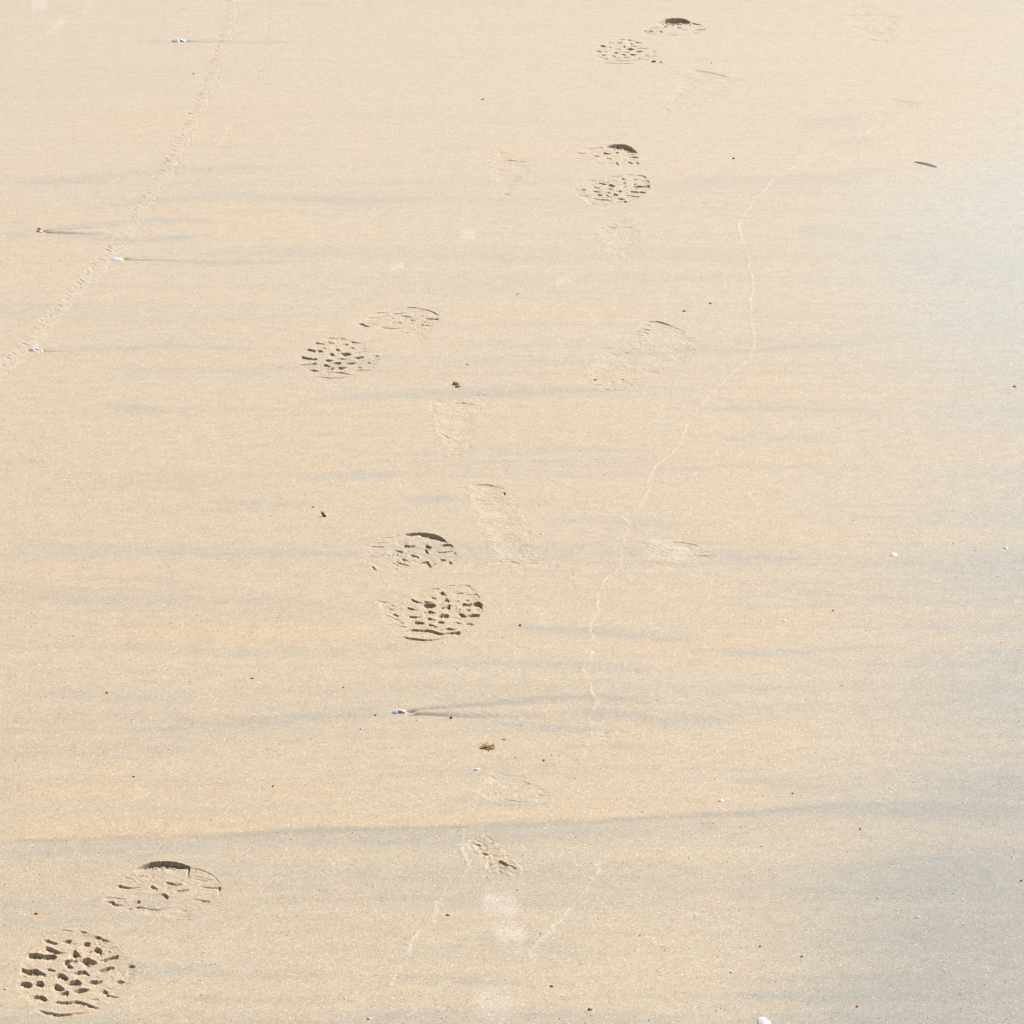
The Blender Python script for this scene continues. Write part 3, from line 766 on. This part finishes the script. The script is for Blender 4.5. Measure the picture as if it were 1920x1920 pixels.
def add_trail(line, half, seed, full, gain, **kw):
    f = trail_height(line, half, seed, full)
    env = lambda x, y: 1 - sstep(half * 0.8, half * 1.25, line_dist(x, y, line)[0])
    patch_object('crab_trail', claim(near_cells(line, half * 1.3)), lambda x, y: (f(x, y) * gain + rough(x, y, 0.0010) * gain) * env(x, y),
                 pale=lambda x, y: 0.40 * gain * env(x, y), warm=0.2, **kw)
add_trail(T1, 0.017, 3, True, 0.75, label='long pale crab trail of tiny scratches climbing from the left edge to the top', cat='trail', group='crab trails on the left')
add_trail(T2, 0.011, 4, False, 0.42, label='thinner fainter crab trail right of the long one, starting at the top edge', cat='trail', group='crab trails on the left')

# ------------------------------------------------------------------ wash lines: the thin pale ridges left by the farthest waves
WASH = [
 ('long wavering pale wave ridge running down from the upper right',
  [(1795, 60), (1770, 88), (1742, 112), (1712, 130), (1684, 152), (1672, 180), (1662, 212), (1640, 238), (1596, 268), (1548, 288), (1500, 308), (1458, 330), (1432, 356), (1408, 384), (1386, 418), (1388, 440), (1400, 470), (1404, 500),
   (1412, 540), (1405, 590), (1414, 630), (1406, 668), (1372, 700), (1340, 730), (1306, 768), (1284, 806), (1268, 840), (1222, 884), (1214, 920), (1196, 950), (1166, 970), (1182, 984), (1172, 1004), (1166, 1040), (1160, 1066),
   (1126, 1096), (1120, 1144), (1106, 1174), (1110, 1200), (1108, 1230), (1090, 1250), (1100, 1268), (1112, 1300), (1118, 1318), (1106, 1340), (1110, 1372), (1100, 1400), (1088, 1428)], 1.15),
 ('short pale ridge left of the crumbly scuff, bending to the lower left', [(868, 1556), (870, 1600), (880, 1628), (846, 1650), (832, 1678), (818, 1700), (814, 1722), (790, 1744), (768, 1768), (766, 1796), (742, 1826), (730, 1850)], 1.6),
 ('short straight pale ridge right of the crumbly scuff, slanting up to the right', [(982, 1806), (1000, 1778), (1024, 1752), (1046, 1730), (1072, 1700), (1100, 1664), (1116, 1636), (1124, 1612)], 2.4),
]
for lab, pts, st in WASH:
    ln = gline(pts, 9)
    rr = random.Random(len(pts))
    ln = [(a + rr.uniform(-1, 1) * 0.0019, b + rr.uniform(-1, 1) * 0.0032) for a, b in ln]
    def hf(x, y, ln=ln, st=st):
        d, sd, al = line_dist(x, y, ln)
        s = d * sd
        amp = st * (0.15 + 1.0 * vn(al * 60, al * 0, 71)) * sstep(0.15, 0.6, vn(al * 14, al * 0, 72) + 0.2) * 0.00045
        return 0.8 * amp * np.where(s > 0, np.exp(-(s / 0.0030) ** 2), np.exp(-(s / 0.0012) ** 2)) + 0.25 * rough(x, y, 0.0007)
    def pf(x, y, ln=ln, st=st):
        d, sd, al = line_dist(x, y, ln)
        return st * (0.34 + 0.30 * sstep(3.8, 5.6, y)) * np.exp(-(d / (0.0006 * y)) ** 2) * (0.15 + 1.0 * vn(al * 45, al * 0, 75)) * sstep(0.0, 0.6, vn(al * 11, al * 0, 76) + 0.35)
    patch_object('wash_line', claim(near_cells(ln, 0.010)), hf, pale=pf, label=lab, cat='wash line', group='pale wave ridges on the sand')

# ------------------------------------------------------------------ scour hollows behind the shells (wakes) and the beach sheet itself
WAKE = [   # start px, length px, spread px, label
 ((760, 1336), 420, 24, 'forked grey and orange wake spreading right from the hollow white shell'),
 ((76, 434), 230, 11, 'deep narrow wake running right from the tiny orange and white shell'),
 ((226, 486), 170, 6, 'short thin wake right of the white shell lying on the crab trail'),
 ((344, 77), 130, 4, 'straight thin wake right of the white shell near the top edge'),
 ((70, 657), 110, 5, 'faint short wake right of the curled shell beside the left edge'),
]
for (u0, v0), ln_, sp, lab in WAKE:
    x0, y0 = [float(q) for q in gnd(u0, v0)]
    k = ppm(v0)
    L = ln_ / k
    hw = abs(float(gnd(u0, v0 - sp)[1]) - y0)
    def half_w(x, x0=x0, L=L, hw=hw):
        t = np.clip((x - x0) / L, 0, 1)
        return 0.0035 + hw * t ** 0.75
    m = (CX > x0 - 0.004) & (CX < x0 + L) & (np.abs(CY - y0) < half_w(CX) + 0.010)
    deep = {24: 0.0020, 11: 0.0026, 6: 0.0014, 4: 0.0013, 5: 0.0009}[sp]
    def hf(x, y, x0=x0, y0=y0, L=L, half_w=half_w, deep=deep):
        t = np.clip((x - x0) / L, 0, 1)
        hwid = half_w(x)
        s = (y - y0) / hwid
        fade = (1 - sstep(0.1, 0.85, t)) * sstep(-0.004, 0.003, x - x0)
        # low mound down the middle, a groove each side, the near side one deeper
        g1 = np.exp(-((s - 0.85) / 0.35) ** 2)
        g2 = np.exp(-((s + 0.75) / 0.32) ** 2) * 1.3
        pit = np.exp(-((x - x0 - 0.006) / 0.006) ** 2 - ((y - y0) / 0.006) ** 2)
        return (-deep * 0.55 * (g1 + g2) + deep * 0.35 * np.exp(-(s / 0.4) ** 2)) * fade - 0.0035 * pit + rough(x, y, 0.0005)
    patch_object('shell_wake', claim(m), hf, label=lab, cat='sand wake', group='wakes scoured behind shells', warm=0.1)

V = np.stack([GX.ravel(), GY.ravel(), ZB.ravel()], -1)
j, i = np.nonzero(~taken)
w = NX + 1
Q = np.stack([j * w + i, j * w + i + 1, (j + 1) * w + i + 1, (j + 1) * w + i], -1)
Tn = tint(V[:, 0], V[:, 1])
# the rest of the beach, one ring of wide quads out to the horizon, welded to the lattice edge
ring = [(q, 0) for q in range(NX)] + [(NX, q) for q in range(NY)] + [(NX - q, NY) for q in range(NX)] + [(0, NY - q) for q in range(NY)]
base_n = len(V)
extra, quads = [], []
prev = [b * w + a for a, b in ring]
cx_, cy_ = (X0 + X1) / 2, (Y0 + Y1) / 2
for f_ in (0.4, 2.0, 12.0, 90.0, 900.0):
    cur = []
    for a, b in ring:
        x, y = X0 + a * C, Y0 + b * C
        dx, dy = x - cx_, y - cy_
        L = max(abs(dx) / (X1 - X0), abs(dy) / (Y1 - Y0)) * 2
        cur.append(base_n + len(extra))
        L0 = math.hypot(dx, dy)
        extra.append((x + dx / L0 * f_, y + dy / L0 * f_, 0.0))
    n_ = len(ring)
    for q in range(n_):
        quads.append((prev[q], cur[q], cur[(q + 1) % n_], prev[(q + 1) % n_]))
    prev = cur
ex = np.array(extra)
V = np.concatenate([V, ex]); Q = np.concatenate([Q, np.array(quads)])
te = np.zeros((len(ex), 4)); te[:, 0] = 0.2
Tn = np.concatenate([Tn, te])
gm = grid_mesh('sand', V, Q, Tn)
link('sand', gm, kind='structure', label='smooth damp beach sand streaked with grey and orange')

# ------------------------------------------------------------------ shells, crumbs, weed
def place(o, u, v, sink=0.0):
    x, y = gnd(u, v)
    o.location = (float(x), float(y), float(zbase(x, y)) - sink)

def shell_mesh(name, w, d, h, rim=0.0007, notch=(), ribs=9, seed=1, arc=(0, 2 * math.pi), power=1.0, mat=M_SHELL):
    """a thin cupped valve: outline w x d, crown h, notches = (angle, width, depth)"""
    rnd = random.Random(seed)
    na, nr = 64, 12
    bm = bmesh.new()
    def ring_at(k, off):
        out = []
        for a in range(na):
            th = arc[0] + (arc[1] - arc[0]) * a / (na if arc[1] - arc[0] > 6.2 else na - 1)
            ro = 1 + 0.05 * math.sin(3 * th + seed) + 0.03 * math.sin(7 * th + 2 * seed)
            for (na_, nw, nd) in notch:
                dd = (th - na_ + math.pi) % (2 * math.pi) - math.pi
                ro -= nd * math.exp(-(dd / nw) ** 2)
            r = k / nr
            z = h * (1 - (r * 0.98) ** 2) ** power
            z += 0.02 * h * math.cos(ribs * th) * r
            z += h * 0.03 * math.sin(r * 22)
            out.append(bm.verts.new((w / 2 * ro * r * math.cos(th), d / 2 * ro * r * math.sin(th) , z - off)))
        return out
    tops = [ring_at(k, 0) for k in range(1, nr + 1)]
    bots = [ring_at(k, rim) for k in range(1, nr + 1)]
    ct = bm.verts.new((0, 0, h)); cb = bm.verts.new((0, 0, h - rim))
    full = arc[1] - arc[0] > 6.2
    rng = range(na if full else na - 1)
    for a in rng:
        b = (a + 1) % na
        bm.faces.new((ct, tops[0][a], tops[0][b])); bm.faces.new((cb, bots[0][b], bots[0][a]))
        for k in range(nr - 1):
            bm.faces.new((tops[k][a], tops[k + 1][a], tops[k + 1][b], tops[k][b]))
            bm.faces.new((bots[k][b], bots[k + 1][b], bots[k + 1][a], bots[k][a]))
        bm.faces.new((tops[-1][a], bots[-1][a], bots[-1][b], tops[-1][b]))
    if not full:
        for a in (0, na - 1):
            for k in range(nr - 1):
                bm.faces.new((tops[k][a], tops[k + 1][a], bots[k + 1][a], bots[k][a]))
            bm.faces.new((ct, tops[0][a], bots[0][a], cb))
    bmesh.ops.recalc_face_normals(bm, faces=bm.faces)
    for f in bm.faces: f.smooth = True
    me = bpy.data.meshes.new(name); bm.to_mesh(me); bm.free()
    me.materials.append(mat)
    return me

def shell(u, v, wpx, dpx, hpx, label, rot=(0, 0, 0), sink=0.0, mat=M_SHELL, name='seashell', cat='seashell', group='white shells and shell pieces on the sand', **kw):
    k = ppm(v)
    va = vang(v)
    kw.setdefault('rim', 0.0006 if wpx > 20 else 0.0002)
    if wpx < 17: mat = M_CHIP
    me = shell_mesh(name, wpx / k, dpx / k / math.sin(va), hpx / k / math.cos(va), mat=mat, **kw)
    o = link(name, me, label=label, cat=cat, group=group)
    place(o, u, v, sink)
    if wpx < 17: rot = (4, 9, rot[2])           # flakes lie tipped towards the light
    o.rotation_euler = tuple(R(q) for q in rot)
    return o

G_SH = 'white shells and shell pieces on the sand'
s = shell(745, 1336, 33, 10, 6, 'white broken shell with a dark hollow facing right, at the tip of the forked wake', rot=(0, -13, -6), sink=0.001,
      notch=((-0.9, 0.55, 0.62),), seed=2, power=0.9)
shell(217, 487, 25, 7, 3, 'small bright white shell lying on the crab trail', rot=(0, -6, 8), seed=3, sink=0.0005)
shell(62, 656, 24, 7, 4.5, 'whitish curled shell with a grey hollow on the crab trail close to the left edge', rot=(0, -10, 10), seed=4, notch=((-0.6, 0.5, 0.55),), sink=0.0005)
o = shell(334, 77, 30, 5.5, 5, 'white arched shell with a dark left tip near the top edge', rot=(0, -4, 6), seed=5, notch=((-1.1, 0.35, 0.5),), sink=0.0005)
shell(436, -2, 26, 7, 4, 'pale shell cut off by the top edge of the picture', rot=(0, 0, 0), seed=6, sink=0.0008)
shell(1435, 1917, 30, 19, 3.5, 'largest white shell, smooth and notched, cut off by the bottom edge', rot=(3, 8, 6), seed=8, notch=((0.75, 0.28, 0.42),), sink=0.0004)
s7 = shell(1677, 1040, 13, 6, 2, 'small pair of white shell chips in the plain sand at the right', rot=(0, 0, -10), seed=9)
s8 = shell(895, 1444, 15, 3, 2, 'thin flat white flake just above the washed out print', rot=(0, 0, 6), seed=10)
shell(1352, 1503, 14, 5, 2.5, 'white triangular flake above the long grey band on the right', rot=(0, 0, 25), seed=11, notch=((2.4, 0.9, 0.5),))
shell(1886, 1028, 9, 3, 2, 'tiny white chip next to the right edge', seed=12)
shell(1647, 1684, 11, 2.2, 1.6, 'pale sliver in the grey lower right sand, the upper left of two', rot=(0, 0, -8), seed=13)
shell(1722, 1721, 13, 2.0, 1.6, 'pale curved sliver in the grey lower right sand, the lower right of two', rot=(0, 0, 12), seed=14)
shell(692, 1911, 8, 4, 3, 'small white chip at the bottom edge left of centre', seed=15)
shell(1371, 1824, 6, 3, 2.5, 'small white chip above the notched white shell at the bottom', seed=16)
shell(1471, 1163, 10, 2, 1.6, 'thin white sliver right of the middle, under two small dark specks', rot=(0, 0, 14), seed=17)
shell(1016, 1002, 7, 2, 1.6, 'tiny white sliver right of the rippled faint shoe print', rot=(0, 0, -12), seed=18)
shell(11, 1855, 9, 2.4, 2, 'tiny white sliver between the left edge and the largest boot print', rot=(0, 0, -8), seed=19)
# orange tipped fragment: two parts
x, y = gnd(74, 434)
root = link('shell_fragment', None, loc=(float(x), float(y), float(zbase(x, y))), label='tiny shell fragment with an orange top and white underside at the left edge', cat='shell fragment', group=G_SH)
k = ppm(433)
a = link('orange_top', shell_mesh('orange_top', 9 / k, 0.006, 0.0034, mat=M_ORANGE, seed=3), parent=root, loc=(0.0, 0.002, 0.0022))
b = link('white_underside', shell_mesh('white_underside', 10 / k, 0.007, 0.0026, mat=M_SHELL, seed=5), parent=root, loc=(0.0005, -0.001, 0.0))

def lump(u, v, wpx, hpx, mat, name, label, cat, group, seed=0, spiky=0.35, sub=3, sink=0.25, stretch=1.0, rot=0):
    k = ppm(v)
    bm = bmesh.new()
    bmesh.ops.create_icosphere(bm, subdivisions=sub, radius=1.0)
    w_, h_ = wpx / k / 2, hpx / k / 2 / math.cos(vang(v))
    for q in bm.verts:
        d = q.co.normalized()
        r = 1 + spiky * mnoise.fractal(d * 1.7 + Vector((seed * 3.1, seed, 0)), 1.0, 2.0, 3)
        q.co = Vector((d.x * w_ * r, d.y * w_ * 0.75 * stretch * r, d.z * h_ * r))
    for f in bm.faces: f.smooth = True
    me = bpy.data.meshes.new(name); bm.to_mesh(me); bm.free()
    me.materials.append(mat)
    o = link(name, me, label=label, cat=cat, group=group)
    x, y = gnd(u, v)
    o.location = (float(x), float(y), float(zbase(x, y)) + h_ * (1 - 2 * sink))
    o.rotation_euler = (0, 0, R(rot))
    return o

G_C = 'dark and brown crumbs scattered on the sand'
CR = [
 (587, 951, 5, 3, M_BROWN, 'tiny brown speck up and left of the black winged fragment'), (846, 1347, 7, 6, M_BROWN, 'brown crumb on the lower arm of the forked wake'),
 (704, 1342, 5, 4, M_DARK, 'dark speck just left of the hollow white shell'), (975, 1173, 6, 5, M_DARK, 'dark speck right of the toe of the middle boot print'),
 (1562, 1145, 5, 4, M_DARK, 'lone dark speck in the plain sand right of the middle'), (905, 186, 6, 3, M_BROWN, 'brown speck alone in the upper middle, left of the farthest boot print'),
 (1375, 297, 6, 4, M_DARK, 'lone dark speck right of the upper middle boot print'), (1332, 570, 7, 3.5, M_BROWN, 'brown speck above the clearest faint shoe print, the right one of two'),
 (1283, 584, 9, 4, M_TAN, 'tan speck above the clearest faint shoe print, the left one of two'),
 (1226, 116, 11, 5, M_BROWN, 'brown pointed crumb at the lower right of the farthest boot print'), (1239, 117, 6, 3, M_TAN, 'smaller tan crumb beside the brown pointed one near the top'),
 (1486, 1490, 5, 3.5, M_DARK, 'dark speck right of the triangular white flake'), (1503, 1795, 6, 4, M_DARK, 'dark speck in the lower right sand, the right one of two'),
 (1425, 1776, 5, 4, M_BROWN, 'brown speck in the lower right sand, the left one of two'), (1034, 1850, 9, 2.6, M_DARK, 'flat black sliver near the bottom centre'),
 (1915, 1652, 5, 4, M_DARK, 'dark speck on the right edge in the grey sand'), (251, 1458, 6, 3, M_BROWN, 'brown speck in the orange lower left sand, the left one of two'),
 (512, 1476, 6, 3, M_DARK, 'dark speck in the orange lower left sand, the right one of two'), (473, 1273, 9, 3.5, M_TAN, 'tan sliver with a thin groove beside it, left below the middle'),
 (1334, 118, 5, 2.6, M_TAN, 'tan speck above the faint toe outline at the top'), (876, 684, 5, 3, M_BROWN, 'brown speck above the larger tan crumb in the middle'),
 (970, 552, 5, 2.6, M_TAN, 'tan speck alone in the middle of the upper half'), (644, 1290, 5, 2.6, M_BROWN, 'brown speck above and left of the hollow white shell'),
 (363, 138, 6, 3, M_TAN, 'tan speck below the white arched shell'), (676, 1368, 4, 3, M_BROWN, 'brown speck below and left of the hollow white shell'),
]
for q, (u, v, w_, h_, m_, lb) in enumerate(CR):
    lump(u, v, w_ * 0.72, h_ * 0.72, m_, 'debris_crumb', lb, 'crumb', G_C, seed=q + 1, spiky=0.7, sub=2)
G_O = 'orange shell grains on the sand'
OR = [(69, 1714, 9, 3.4, 'orange grain left of the heel of the largest boot print'), (840, 1716, 8, 3, 'orange grain below the crumbly scuff'), (1107, 1893, 10, 4, 'orange grain at the bottom right of centre'),
      (1020, 1427, 5, 3.4, 'orange grain right of the seaweed tuft'), (1903, 725, 7, 3.4, 'orange grain beside the right edge'), (201, 1300, 6, 3.6, 'orange grain alone in the lower left'),
      (1613, 1555, 5, 3, 'orange grain in the grey sand of the lower right'), (1607, 1888, 5, 3.6, 'orange grain next to the notched white shell')]
for q, (u, v, w_, h_, lb) in enumerate(OR):
    lump(u, v, w_, h_, M_ORANGE, 'orange_grain', lb, 'grain', G_O, seed=q + 40, spiky=0.5, sub=2, sink=0.2)
lump(854, 720, 11, 5.5, M_TAN, 'sand_crumb', 'larger tan crumb with a dark side, above the cracked scuff in the middle', 'crumb', G_C, seed=71, spiky=0.9)
lump(858, 725, 9, 4, M_TAN, 'sand_crumb', 'flat tan crumb touching the larger one, above the cracked scuff', 'crumb', G_C, seed=73, spiky=0.6)

# black winged fragment with a pale chip, standing up from the sand and casting a shadow
x, y = gnd(608, 967)
root = link('winged_fragment', None, loc=(float(x), float(y), float(zbase(x, y))), label='black and white insect like fragment standing up on the sand left of centre', cat='fragment')
def blade(pts, wid, thick, mat, name, parent, loc=(0, 0, 0)):
    """tapered flat blade through 3-D points"""
    bm = bmesh.new(); rows = []
    n = len(pts)
    for i_, p in enumerate(pts):
        p = Vector(p)
        d = (Vector(pts[min(i_ + 1, n - 1)]) - Vector(pts[max(i_ - 1, 0)])).normalized()
        sd = d.cross(Vector((0, -1, 0.3))).normalized()
        up = sd.cross(d).normalized()
        w_ = wid * wprof(i_ / (n - 1))
        rows.append([bm.verts.new(p + sd * w_ + up * 0), bm.verts.new(p + up * thick), bm.verts.new(p - sd * w_), bm.verts.new(p - up * thick)])
    for a_, b_ in zip(rows[:-1], rows[1:]):
        for q in range(4):
            bm.faces.new((a_[q], a_[(q + 1) % 4], b_[(q + 1) % 4], b_[q]))
    bm.faces.new(rows[0]); bm.faces.new(rows[-1][::-1])
    bmesh.ops.recalc_face_normals(bm, faces=bm.faces)
    for f in bm.faces: f.smooth = True
    me = bpy.data.meshes.new(name); bm.to_mesh(me); bm.free(); me.materials.append(mat)
    return link(name, me, parent=parent, loc=loc)
def wprof(t):
    return max(0.12, math.sin(math.pi * min(1, t * 0.92 + 0.12)) ** 0.7)
blade([(0.0005, 0, 0), (-0.001, 0.0, 0.002), (-0.0025, 0.0002, 0.004), (-0.004, 0.0003, 0.0062)], 0.0019, 0.0006, M_DARK, 'dark_wing', root)
blade([(0.0012, -0.001, 0.0004), (0.0022, -0.001, 0.0022), (0.0012, -0.0008, 0.0042)], 0.0021, 0.0005, M_SHELL, 'white_wing', root)
blade([(-0.0015, -0.001, 0.0006), (0.0, -0.001, 0.0009), (0.0018, -0.001, 0.0008), (0.003, -0.001, 0.0004)], 0.0014, 0.0010, M_BROWN, 'body', root)

# seaweed tufts
def weed(u, v, size, label, seed, n):
    rnd = random.Random(seed)
    x, y = gnd(u, v)
    bm = bmesh.new()
    for q in range(n):
        a0 = rnd.uniform(-math.pi, math.pi)
        p = Vector((rnd.uniform(-0.5, 0.5) * size, rnd.uniform(-0.35, 0.35) * size, size * rnd.uniform(0.0, 0.15)))
        d = Vector((math.cos(a0), 0.7 * math.sin(a0), rnd.uniform(0.1, 0.8))).normalized()
        L = size * rnd.uniform(0.35, 0.75); wd = size * rnd.uniform(0.05, 0.11)
        rows = []
        for k_ in range(6):
            t_ = k_ / 5
            pp = p + d * L * t_ + Vector((0.1 * math.sin(q + 3 * t_), 0, -0.35 * t_ * t_)) * L
            pp.z = max(pp.z, 0.0004)
            r_ = wd * (1 - 0.8 * t_) + size * 0.012
            sd = d.cross(Vector((0, 0, 1))).normalized()
            rows.append([bm.verts.new(pp + sd * r_), bm.verts.new(pp + Vector((0, 0, r_ * 0.8))), bm.verts.new(pp - sd * r_), bm.verts.new(pp - Vector((0, 0, r_ * 0.5)))])
        for a_, b_ in zip(rows[:-1], rows[1:]):
            for s_ in range(4):
                bm.faces.new((a_[s_], a_[(s_ + 1) % 4], b_[(s_ + 1) % 4], b_[s_]))
    for f in bm.faces: f.smooth = True
    me = bpy.data.meshes.new('seaweed_tuft'); bm.to_mesh(me); bm.free(); me.materials.append(M_WEED)
    return link('seaweed_tuft', me, loc=(float(x), float(y), float(zbase(x, y))), label=label, cat='seaweed', group='seaweed tufts')
weed(915, 1404, 0.0105, 'yellow brown seaweed tuft between the forked wake and the washed out print', 5, 26)
weed(947, 1388, 0.0042, 'tiny orange brown weed bit above and right of the seaweed tuft', 9, 8)

# feather
x, y = gnd(1737, 309)
froot = link('feather', None, loc=(float(x), float(y), float(zbase(x, y))), label='small dark grey feather lying flat in the plain sand of the upper right', cat='feather')
def feather():
    L = 39 / ppm(309)
    dxy = Vector(gnd(1756, 314)) - Vector(gnd(1718, 305))
    dx, dy = dxy.x, dxy.y
    ang = math.atan2(dy, dx); L = math.hypot(dx, dy)
    bm = bmesh.new(); n = 26; rows = []
    for i_ in range(n):
        t_ = i_ / (n - 1)
        w_ = 0.0058 * math.sin(math.pi * min(1, 0.06 + 0.9 * t_)) ** 0.8 * (0.7 + 0.3 * t_)
        bend = 0.004 * math.sin(math.pi * t_)
        z_ = 0.0009 + 0.0007 * math.sin(math.pi * t_)
        jag = 1 + 0.18 * ((i_ * 7) % 5 - 2) / 2
        rows.append([bm.verts.new(((t_ - 0.5) * L, bend + w_ * jag, z_ * 0.6)), bm.verts.new(((t_ - 0.5) * L + 0.001, bend + w_ * 0.5, z_)),
                     bm.verts.new(((t_ - 0.5) * L + 0.002, bend, z_ * 1.1)), bm.verts.new(((t_ - 0.5) * L + 0.001, bend - w_ * 0.5, z_)), bm.verts.new(((t_ - 0.5) * L, bend - w_ * jag * 0.9, z_ * 0.5))])
    for a_, b_ in zip(rows[:-1], rows[1:]):
        for s_ in range(4):
            bm.faces.new((a_[s_], b_[s_], b_[s_ + 1], a_[s_ + 1]))
    r_ = bmesh.ops.solidify(bm, geom=bm.faces[:], thickness=0.0003)
    bmesh.ops.recalc_face_normals(bm, faces=bm.faces)
    me = bpy.data.meshes.new('vane'); bm.to_mesh(me); bm.free(); me.materials.append(M_FEATHER)
    link('vane', me, parent=froot).rotation_euler = (0, 0, ang)
    bm = bmesh.new(); rows = []
    for i_ in range(12):
        t_ = i_ / 11; r_ = 0.0007 * (1.1 - 0.8 * t_)
        c_ = Vector(((t_ - 0.56) * L * 1.05, 0.004 * math.sin(math.pi * t_), 0.0010 + 0.0008 * math.sin(math.pi * t_)))
        rows.append([bm.verts.new(c_ + Vector((0, r_ * math.cos(q * math.pi / 3), r_ * math.sin(q * math.pi / 3)))) for q in range(6)])
    for a_, b_ in zip(rows[:-1], rows[1:]):
        for s_ in range(6):
            bm.faces.new((a_[s_], b_[s_], b_[(s_ + 1) % 6], a_[(s_ + 1) % 6]))
    bmesh.ops.recalc_face_normals(bm, faces=bm.faces)
    me = bpy.data.meshes.new('shaft'); bm.to_mesh(me); bm.free(); me.materials.append(M_QUILL)
    link('shaft', me, parent=froot).rotation_euler = (0, 0, ang)
feather()

# ------------------------------------------------------------------ uncountable shell grit strewn over the sand
def grit():
    rnd = random.Random(11)
    Vg, Fg, Mi = [], [], []
    for q in range(2600):
        u = rnd.uniform(-30, 1950); v = 1950 - 2000 * rnd.random() ** 1.25
        x, y = [float(t_) for t_ in gnd(u, v)]
        mi = 0 if rnd.random() < 0.72 else (1 if rnd.random() < 0.88 else 2)
        s_ = (0.0004 + 0.0007 * rnd.random() ** 3) * (1.0 if mi == 0 else 0.85)
        z = float(zbase(x, y)); a0 = rnd.uniform(0, 6.28)
        n0 = len(Vg)
        e_ = rnd.uniform(0.45, 1)
        tx, ty = rnd.uniform(-.5, .5), rnd.uniform(-.6, .3)
        for k_ in range(5):
            a = a0 + k_ * 1.2566
            px_, py_ = s_ * math.cos(a) * rnd.uniform(0.7, 1.2), s_ * e_ * math.sin(a) * rnd.uniform(0.7, 1.2)
            Vg.append((x + px_, y + py_, z + 0.0003 + tx * px_ + ty * py_ + s_ * 0.3))
        Vg.append((x, y, z + 0.0003 + s_ * 0.75))
        Vg.append((x, y, z - s_ * 0.3))
        for k_ in range(5):
            Fg.append((n0 + k_, n0 + (k_ + 1) % 5, n0 + 5)); Mi.append(mi)
            Fg.append((n0 + (k_ + 1) % 5, n0 + k_, n0 + 6)); Mi.append(mi)
    me = bpy.data.meshes.new('shell_grit')
    me.from_pydata(Vg, [], Fg)
    for m_ in (M_CHIP, M_TAN, M_BROWN): me.materials.append(m_)
    me.polygons.foreach_set('material_index', Mi)
    link('shell_grit', me, kind='stuff', label='countless tiny white, tan and brown shell grains strewn over the sand')
grit()
